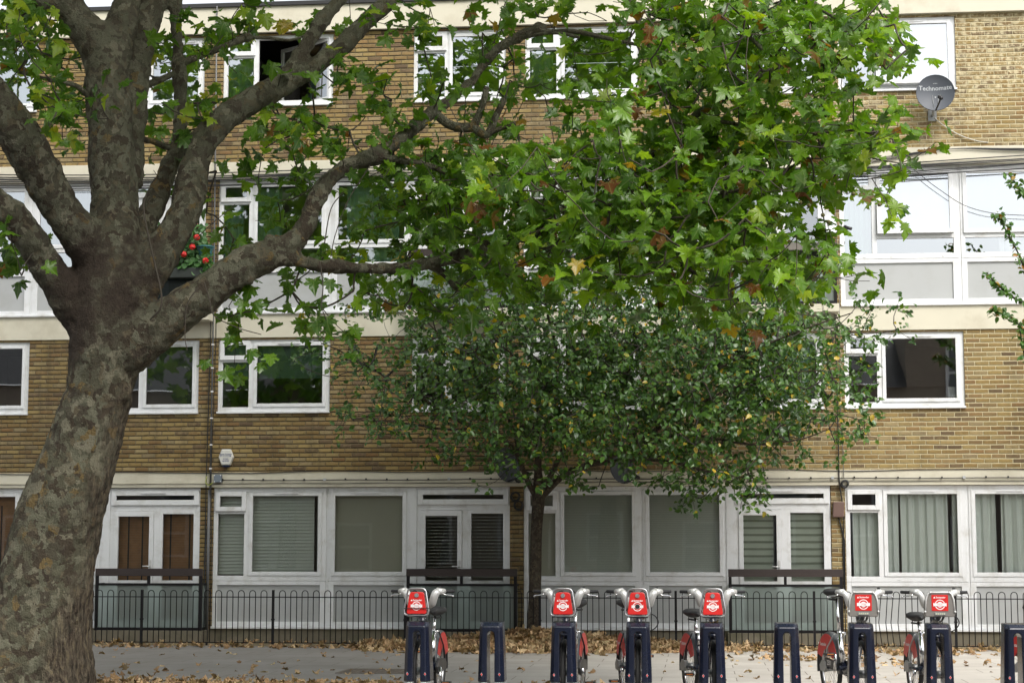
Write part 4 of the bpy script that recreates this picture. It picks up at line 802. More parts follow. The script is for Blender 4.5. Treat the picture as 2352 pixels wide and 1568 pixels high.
        m=MB(); y=lambda z:-.3045; text_on(m,'Santander',.023,lambda p,q:(p+.008,-.3045,1.092+q),bold=.0005); flame(m,-.052,-.3045,1.084,1.0); roundel(m,0,1.023,y,1.08,pp); m.build('lettering',M['white'],pp)
        m=MB(); m.box(-.052,.052,-.309,-.300,.922,.948); m.cur=1; [m.box(-.044+.019*i,-.032+.019*i,-.3105,-.309,.928,.942) for i in range(5)]; m.build('lamp',[M['lampg'],M['ledg']],t)
        m=MB(); [m.tube([(s*.05,-.2,.91),(s*.04,-.1,.86),(s*.03,.07,.84)],.011,7) for s in (-1,1)]; m.tube([(0,-.2,.90),(0,-.05,.86),(0,.10,.85)],.022,8); m.build('basket_bracket',M['zinc'],t)
    if lock: MB().tube(catmull([(.11,-.2,.93),(.17,-.18,.90),(.20,-.14,.84),(.17,-.1,.78),(.1,-.08,.74)],5),.006,6).build('lock_cable',M['cable'],t)
    return t
make_bike('hire bicycle with a black strap round its red panel',(-2.798,-11.75,0),R_(-2),'A',.90,strap=True,steer=R_(-5),crank=-1.9,silver_post=True)
make_bike('hire bicycle with red panel in front of the young tree trunk',(-1.334,-11.75,0),R_(-4.5),'A',.985,crank=-1.2,silver_post=True)
make_bike('hire bicycle with a dark round sticker on its red panel',(-.597,-11.75,0),R_(11),'A',.985,sticker=True,crank=2.2,silver_post=True,lock=True)
make_bike('hire bicycle with bright silver seat clamp hanging below its black saddle',(.142,-11.75,0),R_(14),'A',.89,crank=.25,clamp=True,steer=R_(2))
make_bike('hire bicycle with grey basket, very high saddle and white number',(1.600,-11.75,0),R_(14),'B',1.10,crank=-1.35,number='2501',silver_post=True,steer=R_(7))
make_bike('hire bicycle with grey basket and low saddle, looped black cable',(2.331,-11.75,0),R_(6),'B',.86,crank=2.0,silver_post=True,steer=R_(9),lock=True)
make_bike('hire bicycle mostly outside the picture, red mudguard behind the last docking post',(3.76,-11.75,0),R_(25),'B',.95,crank=1.0,number='1973')
# dry leaf on top of a post goes with the litter
# ------------------------------------------------------------- leaves
_h=[(.04,.0),(.17,-.05),(.25,-.13),(.29,-.05),(.45,-.04),(.36,.08),(.40,.14),(.27,.19),(.40,.25),(.44,.33),(.62,.41),(.49,.46),(.47,.56),(.36,.53),(.235,.49),(.26,.60),(.31,.67),(.19,.73),(.10,.86)]
PLANE=[(0,.0)]+_h+[(0,1.0)]+[(-x,y) for x,y in _h[::-1]]
_o=[(.22,.12),(.34,.35),(.27,.65),(.12,.88)]
OVAL=[(0,0)]+_o+[(0,1.05)]+[(-x,y) for x,y in _o[::-1]]
def leaf_template(outline,fold,curl,rnd,r):
    pts=[(0,.32,0)]+[(x,y,0) for x,y in outline]; out=[]
    for i,(x,y,z) in enumerate(pts):
        z=fold*abs(x)-curl*(y-.3)**2+(r.uniform(-rnd,rnd) if i else 0); out.append((x*(1+r.uniform(-.06,.06) if i else 1),y,z))
    n=len(outline); return np.array(out),np.array([(0,1+i,1+(i+1)%n) for i in range(n)])
rr=random.Random(3)
TP=[leaf_template(PLANE,f,c,.07,rr) for f,c in ((-.18,.25),(.12,.5),(-.35,.1),(.3,.3),(-.05,.9),(-.55,.5),(.45,.7),(-.25,1.1),(.15,-.3),(.6,.2),(-.7,.3))]
TO=[leaf_template(OVAL,f,c,.02,rr) for f,c in ((.35,.2),(.2,.4),(.5,.1),(-.1,.3))]
TD=[leaf_template(PLANE,f,c,.14,rr) for f,c in ((.5,.6),(-.6,.5),(.3,1.0),(-.8,.2),(.9,.4))]
def leaves_mesh(name,mat,parent,pos,nrm,tip,size,tint,tpl,scorch=None,order=None):
    pos=np.asarray(pos,float); n=np.asarray(nrm,float); t=np.asarray(tip,float); K=len(pos)
    n/=np.linalg.norm(n,axis=1)[:,None]+1e-9; t=t-n*(n*t).sum(1)[:,None]; t/=np.linalg.norm(t,axis=1)[:,None]+1e-9; b=np.cross(t,n)
    size=np.asarray(size,float); tint=np.asarray(tint,float); sc=np.zeros(K) if scorch is None else np.asarray(scorch)
    var=rng.integers(0,len(tpl),K); V=[];Fc=[];U=[];T=[];off=0
    for k,(tv,tf) in enumerate(tpl):
        ix=np.nonzero(var==k)[0]; 
        if not len(ix): continue
        L=tv[None]*size[ix][:,None,None]
        v=pos[ix][:,None]+L[:,:,0:1]*b[ix][:,None]+L[:,:,1:2]*t[ix][:,None]+L[:,:,2:3]*n[ix][:,None]
        m=len(tv); V.append(v.reshape(-1,3)); Fc.append((tf[None]+(off+np.arange(len(ix))*m)[:,None,None]).reshape(-1,3)); off+=len(ix)*m
        U.append(np.tile(tv[:,:2],(len(ix),1))); T.append(np.repeat(np.column_stack([tint[ix],sc[ix],np.zeros(len(ix)),np.ones(len(ix))]),m,0))
    V=np.concatenate(V);Fc=np.concatenate(Fc);U=np.concatenate(U);T=np.concatenate(T)
    me=bpy.data.meshes.new(name); me.vertices.add(len(V)); me.vertices.foreach_set('co',V.astype(np.float32).ravel())
    me.loops.add(Fc.size); me.loops.foreach_set('vertex_index',Fc.astype(np.int32).ravel()); me.polygons.add(len(Fc)); me.polygons.foreach_set('loop_start',np.arange(0,Fc.size,3,dtype=np.int32))
    uv=me.uv_layers.new(name='UVMap'); uv.data.foreach_set('uv',U[Fc.ravel()].astype(np.float32).ravel())
    ca=me.color_attributes.new('tint','FLOAT_COLOR','POINT'); ca.data.foreach_set('color',T.astype(np.float32).ravel())
    me.materials.append(mat); me.update(calc_edges=True); me.polygons.foreach_set('use_smooth',np.ones(len(Fc),bool)); me.update()
    o=bpy.data.objects.new(name,me); COL.objects.link(o); o.parent=parent; return o
def unit(K): 
    v=rng.normal(size=(K,3)); return v/np.linalg.norm(v,axis=1)[:,None]
def limb(pts,n=6):   # px, py, radius px, depth Y
    out=[]
    for q in catmull([(*at(p[0],p[1],p[3]),p[2]/pxm(p[3])) for p in pts],n): out.append(q)
    return np.array(out)
def rows(y0,dy,txt):
    d={}
    for j,line in enumerate(txt.strip().splitlines()):
        for i,ch in enumerate(line.strip()):
            if ch not in '0.': d[i,j]=int(ch)
    return [(84*i,y0+dy*j,84,dy,v) for (i,j),v in d.items()]
def grow_twigs(anchors,nodes,rmin,rcap,nseg=4,sag=.06,grow=.55):
    # joins each anchor to the nearest wood already there, thickening towards the limb
    A=np.asarray(anchors); Nn=[np.asarray(nodes)]; base=np.concatenate(Nn); d=np.sqrt(((A[:,None]-base[None])**2).sum(2)).min(1) if len(A)*len(base)<4e6 else np.array([np.sqrt(((a-base)**2).sum(1)).min() for a in A])
    order=np.argsort(d); P=np.empty((len(base)+len(A),3)); P[:len(base)]=base; cnt=len(base); par={}
    for i in order:
        q=A[i]; dd=np.sqrt(((P[:cnt]-q)**2).sum(1)); dd[:len(base)]*=.9; j=int(dd.argmin()); par[cnt]=j; P[cnt]=q; cnt+=1
    load=np.ones(cnt)
    for k in range(cnt-1,len(base)-1,-1): load[par[k]]+=load[k] if par[k]>=len(base) else 0
    m=MB()
    for k in range(len(base),cnt):
        a,b=P[par[k]],P[k]; L=np.linalg.norm(b-a); r1=min(rcap,rmin*load[k]**grow); pl=par[k]; r0=min(rcap,rmin*(load[pl]**grow if pl>=len(base) else (load[k]+1)**grow)); r0=min(r0,r1*1.6)
        off=rng.normal(size=3)*L*.045; off[2]-=sag*L
        pts=[a+(b-a)*t+off*math.sin(math.pi*t) for t in np.linspace(0,1,nseg)]
        m.tube(pts,list(np.linspace(r0,r1,nseg)),5,False)
    return m

# ------------------------------------------------------------- the plane tree
T=thing('plane_tree','huge old plane tree with patchy mottled bark, leaning trunk and spreading limbs','tree',(-6.75,-12.4,0))
TB=np.array([-6.75,-12.4,0])
def rel(P): return [tuple(np.asarray(p[:3])-TB) for p in P]
Yt=-12.4
LIMBS=[
 [(70,1640,185,Yt),(82,1560,138,Yt),(88,1480,125,Yt),(96,1400,117,Yt),(112,1300,109,Yt),(138,1190,102,Yt),(172,1080,93,Yt),(198,1000,85,Yt),(226,900,78,Yt),(240,820,84,Yt),(248,740,90,Yt),(254,650,88,Yt),(262,560,66,Yt),(263,470,55,Yt+.05),(256,342,56,Yt+.1),(252,240,54,Yt+.15),(238,140,50,Yt+.2),(222,60,40,Yt+.2)],
 [(235,130,46,Yt+.2),(190,60,40,Yt+.1),(150,0,35,Yt),(105,-90,32,Yt-.2),(60,-200,28,Yt-.5)],
 [(248,170,44,Yt+.2),(275,70,38,Yt+.3),(292,0,33,Yt+.4),(310,-100,30,Yt+.5),(300,-220,26,Yt+.6)],
 [(285,420,40,Yt+.2),(303,330,30,Yt+.35),(314,200,28,Yt+.45),(330,100,29,Yt+.55),(356,0,31,Yt+.7),(385,-100,28,Yt+.9),(420,-230,24,Yt+1.1)],
 [(238,640,56,Yt),(203,572,50,Yt-.15),(167,517,46,Yt-.3),(132,465,47,Yt-.4),(75,369,52,Yt-.6),(20,277,52,Yt-.8),(-60,190,48,Yt-1.0),(-160,110,42,Yt-1.3)],
 [(222,762,56,Yt),(166,694,49,Yt-.15),(110,618,42,Yt-.3),(70,552,40,Yt-.45),(20,493,41,Yt-.6),(-50,455,42,Yt-.8),(-140,420,38,Yt-1.0)],
 [(295,590,45,Yt+.25),(335,510,30,Yt+.5),(372,430,24,Yt+.65),(400,355,21,Yt+.75),(412,300,18,Yt+.8),(411,150,17,Yt+.85),(404,60,16,Yt+.85),(401,0,15,Yt+.85),(398,-120,13,Yt+.85)],
 [(292,695,66,Yt),(346,612,51,Yt+.1),(400,532,44,Yt+.2),(428,478,39,Yt+.25),(443,400,36,Yt+.35),(460,340,35,Yt+.45),(512,276,33,Yt+.6),(581,230,30,Yt+.8),(645,192,30,Yt+1.0),(700,110,19,Yt+1.2),(742,45,18,Yt+1.3),(782,0,17,Yt+1.4),(850,-90,16,Yt+1.6)],
 [(620,205,26,Yt+.95),(690,172,24,Yt+1.1),(751,132,22,Yt+1.2),(800,92,20,Yt+1.3),(843,48,19,Yt+1.4),(898,0,18,Yt+1.5),(1000,-90,16,Yt+1.5),(1150,-170,15,Yt+1.4),(1330,-200,14,Yt+1.2),(1560,-170,12,Yt+.9),(1750,-110,9,Yt+.6)],
 [(285,800,70,Yt),(340,764,58,Yt-.02),(392,728,51,Yt-.05),(450,688,46,Yt-.05),(516,640,43,Yt),(575,603,40,Yt+.05),(632,582,37,Yt+.1),(672,560,31,Yt+.15),(703,518,25,Yt+.25),(716,480,22,Yt+.3),(742,432,20,Yt+.4),(775,396,18,Yt+.5),(812,376,19,Yt+.55),(858,358,21,Yt+.6)],
 [(650,585,30,Yt+.1),(700,602,19,Yt+.15),(775,613,15,Yt+.25),(850,617,15,Yt+.35),(929,614,14,Yt+.5),(985,604,14,Yt+.6),(1031,594,13,Yt+.7),(1090,575,11,Yt+.8),(1151,556,11,Yt+.9),(1219,537,9,Yt+1.0),(1290,520,7,Yt+1.1)],
 [(985,608,11,Yt+.6),(1020,628,9,Yt+.65),(1050,660,11,Yt+.7)],
 [(858,358,18,Yt+.6),(900,335,16,Yt+.9),(945,298,16,Yt+1.2),(985,263,15,Yt+1.5),(1031,232,14,Yt+1.8),(1080,188,12,Yt+2.0),(1110,150,10,Yt+2.1),(1150,110,11,Yt+2.2),(1195,85,12,Yt+2.2),(1243,66,14,Yt+2.2)],
 [(1000,262,11,Yt+1.55),(1035,288,11,Yt+1.6),(1080,293,12,Yt+1.7),(1097,270,9,Yt+1.7),(1110,235,8,Yt+1.7),(1118,200,7,Yt+1.7)],
 [(1085,292,10,Yt+1.7),(1118,310,10,Yt+1.7),(1138,270,8,Yt+1.75),(1158,228,7,Yt+1.8)],
 [(1118,308,7,Yt+1.7),(1160,292,6,Yt+1.7),(1195,284,9,Yt+1.7)],
 [(1243,66,9,Yt+2.2),(1262,74,7,Yt+2.2),(1310,72,6,Yt+2.1),(1356,80,6,Yt+2.0),(1410,92,5,Yt+1.9),(1462,103,4,Yt+1.8)],
 [(1200,86,5,Yt+2.2),(1270,76,4,Yt+2.1),(1330,86,4,Yt+2.0)],
 [(1330,-200,10,Yt+1.2),(1420,-60,8,Yt+1.0),(1480,80,7,Yt+.9),(1540,200,7,Yt+.8),(1548,287,8,Yt+.8),(1616,253,8,Yt+.7),(1695,205,7,Yt+.6),(1763,167,5,Yt+.5),(1850,120,4,Yt+.4)],
 [(1560,284,6,Yt+.8),(1620,276,5,Yt+.7),(1712,290,5,Yt+.6),(1804,314,4,Yt+.5),(1872,307,4,Yt+.4),(1960,300,3,Yt+.3),(2050,320,2.5,Yt+.2)],
 [(1100,440,5,Yt+.6),(1185,461,6,Yt+.5),(1240,478,6,Yt+.4),(1288,483,6,Yt+.4),(1373,455,5,Yt+.3),(1460,440,5,Yt+.2),(1580,446,4,Yt+.1),(1680,440,4,Yt),(1800,400,3,Yt)],
 [(870,362,10,Yt+.6),(940,372,8,Yt+.6),(1010,390,7,Yt+.6),(1100,440,5,Yt+.6)],
 [(1548,287,6,Yt+.8),(1500,350,6,Yt+.6),(1520,450,5,Yt+.4),(1600,520,5,Yt+.2),(1700,580,4,Yt),(1800,640,3,Yt)],
 [(1290,520,6,Yt+1.1),(1400,560,5,Yt+.9),(1520,590,4,Yt+.7),(1620,640,4,Yt+.5),(1700,690,3,Yt+.4)],
 [(1750,-110,7,Yt+.6),(1860,0,6,Yt+.4),(1950,60,5,Yt+.3),(2030,120,4,Yt+.2)],
 [(1560,-170,8,Yt+.9),(1640,-40,6,Yt+.6),(1700,60,5,Yt+.3),(1790,150,4,Yt)],
 [(313,198,9,Yt+.5),(340,194,9,Yt+.6),(372,182,8,Yt+.7),(402,168,7,Yt+.8)],
 [(412,150,9,Yt+.85),(450,132,9,Yt+.9),(495,116,8,Yt+1.0),(540,97,8,Yt+1.1),(568,86,11,Yt+1.15)],
 [(568,86,5,Yt+1.15),(620,88,4,Yt+1.2),(670,92,3.5,Yt+1.25),(720,75,2.5,Yt+1.3)],
 [(318,318,8,Yt+.4),(350,325,7,Yt+.55),(385,338,8,Yt+.7),(408,332,6,Yt+.75)],
 [(215,240,7,Yt+.1),(180,200,6,Yt-.1),(120,185,5,Yt-.3),(40,165,4,Yt-.5)],
 [(140,20,22,Yt),(90,5,15,Yt-.2),(30,-40,12,Yt-.4)],
]
NODES=[]; big=MB(); small=MB()
for i,Lp in enumerate(LIMBS):
    q=limb(Lp,7); 
    NODES.append(q[:,:3] if max(p[2] for p in Lp)<60 else q[-30:,:3])
    mb=big if max(p[2] for p in Lp)>=14 else MB()
    mb.tube(rel(q),list(q[:,3]),22 if mb is big else 9)
    if mb is not big: mb.build('bough',M['bark'],T)
# root flare
for ang,ln in ((200,1.0),(320,1.1),(20,.9),(90,.8),(150,1.0),(265,.9)):
    c=np.array([0.02,0,0]); d=np.array([math.cos(R_(ang)),math.sin(R_(ang)),0]); big.tube([c+d*.30+[0,0,.95],c+d*.46+[0,0,.40],c+d*.62*ln+[0,0,.12],c+d*1.0*ln+[0,0,-.08]],[.16,.19,.15,.05],12)
# burrs and knuckles
for (x,y,r,Y) in ((300,812,30,Yt),(285,866,26,Yt),(285,900,24,Yt-.1),(395,330,10,Yt+.75),(568,88,14,Yt+1.15),(655,178,14,Yt+.85),(620,548,14,Yt),(858,360,26,Yt+.6),(1243,66,20,Yt+2.2),(1115,312,12,Yt+1.7),(1052,662,15,Yt+.7),(570,640,18,Yt),(480,705,16,Yt-.05),(315,340,12,Yt+.25)):
    p=at(x,y,Y)-TB; big.ball(p,r/pxm(Y),10,(1,.9,.9))
o=big.build('trunk',M['bark'],T)
rm_=o.modifiers.new('r','REMESH'); rm_.mode='VOXEL'; rm_.voxel_size=.026; rm_.use_smooth_shade=True
sm=o.modifiers.new('s','SMOOTH'); sm.iterations=4; sm.factor=.6
for nm,ns,st in (('lump',.5,.09),('rough',.10,.05)):
    tx=bpy.data.textures.new(nm,'CLOUDS'); tx.noise_scale=ns; tx.noise_depth=3; dm=o.modifiers.new('d','DISPLACE'); dm.texture=tx; dm.strength=st; dm.texture_coords='LOCAL'; dm.mid_level=.5
CELLS=rows(0,56,"""
8500113410345466678888751000
8500432211143442247888875000
7510521103313552248888754000
4510431234413653347786630000
2420432565312344457565441000
1410422565543135577888777300
1200311345677788888888872000
1101322345579999999999840000
1000112223579989999987321000
3000002212467899999876200000
4000002122456788888887500000
2000003122444665556777630000
0000003143334321124553200000
0000002132121121000222000000
0000023100000000000000000000
""")
anch=[]; grp=[]
for (x,y,w,h,v) in CELLS:
    px_c=x; n=-math.log(1-min(v,9.3)/10.2)*5.6; k=rng.poisson(n*(1.5 if px_c<480 else .95 if px_c<900 else 1.15 if px_c<1450 else 1.6))
    for _ in range(k):
        px,py=x+rng.random()*w,y+rng.random()*h
        right=px/2352; Y=Yt+ .6 + (px-1100)/1400*.4 + rng.normal()*1.1
        if px<250: Y=Yt-.2+rng.normal()*.7 if rng.random()<.5 else Yt+1.0+abs(rng.normal())*.8
        elif px<1060: Y=Yt+1.15+rng.normal()*.6
        elif px<1300 and py<330: Y=Yt+2.6+rng.normal()*.8
        anch.append(at(px,py,Y))
anch=np.array(anch)
tw=grow_twigs(anch,np.concatenate(NODES),.0034,.011)
# loose shoots by the bole
for Lp in ([(345,735,2.6,Yt-.35),(372,690,2.4,Yt-.4),(345,560,2.2,Yt-.4),(330,480,2,Yt-.35),(338,440,1.6,Yt-.3)],[(455,660,1.6,Yt-.3),(430,700,1.4,Yt-.35),(425,770,1.2,Yt-.35),(430,805,1,Yt-.35)],[(470,650,1.6,Yt-.3),(482,690,1.4,Yt-.35),(492,725,1.3,Yt-.35),(545,752,1.2,Yt-.3),(600,768,1,Yt-.3)],[(735,600,1.5,Yt),(742,660,1.4,Yt),(738,700,1.2,Yt),(750,735,1,Yt)],[(745,560,1.6,Yt+.2),(760,480,1.4,Yt+.2),(790,440,1.2,Yt+.2)],[(850,380,1.6,Yt+.5),(800,460,1.4,Yt+.4),(770,540,1.2,Yt+.4),(760,590,1,Yt+.4)],[(440,560,1.3,Yt),(480,520,1.2,Yt),(540,470,1,Yt)]):
    q=limb(Lp,5); tw.tube(q[:,:3],list(q[:,3]),5,False)
tw.v=[tuple(np.array(p)-TB) for p in tw.v]; tw.build('twig',M['twig'],T)
# leaves in small sprays round each twig end
pos=[];nr=[];tp=[];sz=[];ti=[];sc=[]
for a in anch:
    k=rng.integers(2,6)
    for _ in range(k):
        d=rng.normal(size=3)*np.array([.095,.14,.075]); p=a+d
        n=np.array([0,-.42,.70])+rng.normal(size=3)*.55; t=np.array([d[0]*3,d[1]*2,-.7])+rng.normal(size=3)*.5
        s=rng.uniform(.105,.2)*(1 if rng.random()<.8 else 1.15); pos.append(p-TB-t/np.linalg.norm(t)*s*.3); nr.append(n); tp.append(t); sz.append(s)
        px_left=a[0]<-4.5
        r=rng.random(); q=np.clip(rng.beta(2,2.2)*.80+.022*a[0]+.05,0,.9)  # tint climbs to the right: sunlit side painted into the leaf colour
        if r<.022: q=rng.uniform(.93,1)
        elif r<(.22 if (px_left and a[2]>5.5) else .06): q=rng.uniform(.82,.93 if px_left else .905)
        ti.append(q); sc.append(rng.random()**9)
def extra(px,py,Y,s,q=.3,t=(0,-.2,-1),n=(0,-.9,.4)):
    pos.append(at(px,py,Y)-TB); nr.append(np.array(n)+rng.normal(size=3)*.2); tp.append(np.array(t)+rng.normal(size=3)*.25); sz.append(s); ti.append(q); sc.append(0)
for (x,y,s,q) in ((2062,465,.19,.78),(545,585,.20,.2),(1085,450,.22,.97),(1098,470,.2,.985),(690,312,.16,.96),(695,322,.14,.97),(640,540,.13,.97),(1580,436,.13,.97),(650,45,.2,.93),(662,52,.16,.945),(607,30,.2,.84),(1085,715,.23,.15),(1348,668,.22,.75),(1065,735,.2,.2),(750,725,.2,.1),(728,730,.18,.15),(720,640,.19,.2),(758,640,.18,.15),(560,630,.18,.2),(580,655,.2,.15),(548,640,.17,.1),(560,690,.16,.45),(585,690,.17,.3),(512,850,.19,.35),(530,770,.15,.2),(575,800,.17,.3),(620,812,.17,.5),(600,830,.14,.3),(1735,755,.2,.985),(1670,745,.2,.95),(20,560,.2,.05),(40,590,.2,.1),(10,600,.22,.05),(52,640,.2,.1),(470,825,.15,.2)): extra(x,y,Yt+.1,s,q)
leaves_mesh('crown',M['leaf'],T,pos,nr,tp,sz,ti,TP,sc)
# seed balls
SB=MB().ball((0,0,0),.021,10).build('seed_ball',plain('seed_husk',(.12,.11,.04),.9,var=.3,scale=60,bump=.6),T); first=True
for (x,y) in ((1858,472),(1838,465),(1903,510),(1890,494),(1926,441),(1743,214),(1718,208),(1816,600),(1745,610),(1706,566),(1865,700),(1790,688),(1742,545),(2020,470),(1640,180),(1960,445)):
    p=at(x,y,Yt-.2)-TB
    o=SB if first else SB.copy()
    if not first: COL.objects.link(o); o.parent=T
    o.location=p; first=False
# the crown above the picture
K=4000; v=unit(K)*(rng.random(K)**.33)[:,None]; c=v*np.array([9.0,7.5,4.8])+np.array([-5.6,-12.6,12.6])
lim=1.55+.307*(c[:,1]+30.28)*1.0+.9; keep=(c[:,2]>lim)&(c[:,2]>8.2)&(c[:,1]<-1.6); c=c[keep]; K=len(c)
leaves_mesh('upper_crown',M['leaf'],T,c-TB,unit(K)*.6+np.array([0,0,1]),unit(K),rng.uniform(.3,.5,K),rng.beta(2,2.2,K)*.9,TP)

# ------------------------------------------------------------- the young tree by the railing
Y2=-.55; T2=thing('young_tree','young street tree with vase shaped crown of small leaves behind the railing','tree',(-2.62,-.6,0)); TB=np.array([-2.62,-.6,0])
def L2(*p): return limb([(a,b,c*.6,d) for a,b,c,d in p],6)
S2=[L2((1222,1490,36,Y2),(1224,1465,29,Y2),(1226,1430,26,Y2),(1228,1380,24,Y2),(1230,1300,23,Y2),(1232,1220,22,Y2),(1236,1160,24,Y2),(1238,1130,25,Y2),(1236,1080,15,Y2-.1),(1238,1010,12,Y2-.25),(1242,950,10,Y2-.5),(1285,870,8,Y2-.8),(1275,790,6,Y2-1.0),(1262,740,5,Y2-1.2),(1250,680,3,Y2-1.4)),
 L2((1232,1140,14,Y2),(1212,1105,11,Y2-.1),(1190,1050,9,Y2-.3),(1160,1010,8,Y2-.6),(1100,985,7,Y2-.9),(1030,955,6,Y2-1.2),(950,900,5,Y2-1.5),(860,850,4,Y2-1.8),(780,805,3,Y2-2.0),(738,788,2,Y2-2.1)),
 L2((1195,1060,7,Y2-.3),(1172,970,6,Y2-.6),(1105,880,5,Y2-1.0),(1040,800,4,Y2-1.4),(970,730,3,Y2-1.7),(900,680,2,Y2-1.9)),
 L2((1100,985,5,Y2-.9),(1020,985,4,Y2-1.3),(920,970,3,Y2-1.6),(835,965,2,Y2-1.8)),
 L2((1240,1130,14,Y2),(1268,1085,10,Y2-.2),(1300,1020,9,Y2-.5),(1350,960,8,Y2-.8),(1420,880,7,Y2-1.2),(1480,800,5,Y2-1.6),(1540,720,4,Y2-1.9),(1600,650,3,Y2-2.2)),
 L2((1244,1140,15,Y2),(1290,1095,12,Y2-.1),(1340,1070,11,Y2-.4),(1400,1050,10,Y2-.8),(1470,1010,8,Y2-1.2),(1560,955,6,Y2-1.7),(1660,900,5,Y2-2.2),(1780,860,3,Y2-2.7),(1890,850,2,Y2-3.0)),
 L2((1340,1070,8,Y2-.4),(1440,1055,7,Y2-.9),(1540,1060,6,Y2-1.5),(1640,1085,4,Y2-2.0),(1760,1102,2,Y2-2.4)),
 L2((1470,1010,6,Y2-1.2),(1600,1000,5,Y2-1.8),(1720,1020,4,Y2-2.3),(1830,1010,3,Y2-2.7),(1905,985,2,Y2-3.0)),
 L2((1500,990,5,Y2-1.4),(1600,880,5,Y2-1.9),(1720,810,4,Y2-2.4),(1850,755,3,Y2-2.9),(1958,718,2,Y2-3.2)),
 L2((1240,1040,8,Y2-.2),(1215,940,6,Y2-.3),(1180,820,5,Y2-.4),(1130,720,4,Y2-.4),(1090,640,3,Y2-.4)),
 L2((1242,960,7,Y2-.5),(1330,850,6,Y2-.5),(1380,760,5,Y2-.5),(1400,660,4,Y2-.5),(1410,600,3,Y2-.5)),
 L2((1300,1020,6,Y2-.5),(1260,900,5,Y2-1.3),(1160,800,4,Y2-2.1),(1080,720,3,Y2-2.7)),
 L2((1350,960,6,Y2-.8),(1480,900,5,Y2-.6),(1600,800,4,Y2-.6),(1700,720,3,Y2-.8),(1780,680,2,Y2-.9))]
m=MB()
for i,q in enumerate(S2): m.tube([p[:3]-TB for p in q],list(q[:,3]),12 if i==0 else 8)
o=m.build('trunk',M['bark2'],T2)
C2=rows(560,56,"""
0000000000012333322200000000
0000000000334555665543000000
0000000001445677877776422000
0000000011366788888998543000
0000000034278767889998530000
0000000003558888889999630000
0000000002568999999998530000
0000000002456789998888640000
0000000000024655788754100000
0000000000000233236661000000
0000000000000000002330000000
""")
an=[]
for (x,y,w,h,v) in C2:
    n=-math.log(1-min(v,9.3)/10.2)*34; k=rng.poisson(n/1.3)
    for _ in range(k):
        px,py=x+rng.random()*w,y+rng.random()*h; cx=abs(px-1330)/600
        an.append(at(px,py,float(np.clip(rng.normal(-2.0-.5*cx,.95),-4.4,-.35))))
an=np.array(an); tw=grow_twigs(an,np.concatenate([q[6:,:3] if i else q[70:,:3] for i,q in enumerate(S2)]),.0028,.012,4,.02,.5)
tw.v=[tuple(np.array(p)-TB) for p in tw.v]; tw.build('twig',M['twig2'],T2)
def spray(an,k0,k1,sp,s0,s1,yel=.07):
    pos=[];nr=[];tp=[];sz=[];ti=[]
    for a in an:
        dr=rng.normal(size=3); dr/=np.linalg.norm(dr)
        for _ in range(rng.integers(k0,k1)):
            d=dr*rng.uniform(-1.3,1.3)*sp+rng.normal(size=3)*sp*.35; n=np.array([0,-.5,.6])+rng.normal(size=3)*.5; t=rng.normal(size=3)*.6+np.array([0,-.1,-.55])
            pos.append(a+d-TB); nr.append(n); tp.append(t); sz.append(rng.uniform(s0,s1)); ti.append(rng.uniform(.88,1) if rng.random()<yel else rng.beta(2,2)*.87)
    return pos,nr,tp,sz,ti
leaves_mesh('crown',M['leaf2'],T2,*spray(an,5,10,.10,.062,.108,.04),TO)

# ------------------------------------------------------------- tree beyond the picture edge with sprays reaching in
T3=thing('small_leaved_tree','tree with turning orange tipped leaf sprays reaching in over the grey panels','tree',(6.75,-3.2,0)); TB=np.array([6.75,-3.2,0])
tr=np.array([(6.75,-3.2,0,.11),(6.8,-3.2,1.5,.09),(6.85,-3.2,3.0,.075),(6.9,-3.2,5.0,.05),(6.9,-3.2,7.6,.02)])
m=MB(); q=catmull(tr,6); m.tube([p[:3]-TB for p in q],[p[3] for p in q],10); m.build('trunk',M['bark2'],T3)
S3=[[(2560,640),(2450,560),(2363,470),(2340,430),(2315,400)],[(2560,760),(2440,720),(2363,630),(2335,574),(2300,510),(2290,490)],[(2560,800),(2440,740),(2340,690),(2300,662),(2266,626)],[(2560,900),(2430,820),(2340,745),(2300,715),(2278,708)],[(2560,880),(2440,860),(2365,830),(2348,790),(2342,740)],[(2560,700),(2420,640),(2352,600)],[(2560,600),(2450,480),(2380,400)]]
m=MB(); an=[]
for s in S3:
    q=limb([(x,y,3.0-2.2*i/len(s),-3.2) for i,(x,y) in enumerate(s)],8); m.tube([p[:3]-TB for p in q],list(q[:,3]),6); an+= [p[:3]+rng.normal(size=3)*.03 for p in q[8:]]
m.build('twig',M['twig2'],T3); leaves_mesh('crown',M['leaf3'],T3,*spray(np.array(an),3,6,.045,.06,.105,.1),TO)
c=unit(900)*(rng.random(900)**.4)[:,None]*np.array([.8,1.8,2.6])+np.array([7.5,-3.2,6.2]); an=c[c[:,0]>6.85]
leaves_mesh('inner_crown',M['leaf3'],T3,*spray(an,3,6,.06,.08,.12,.2),TO)

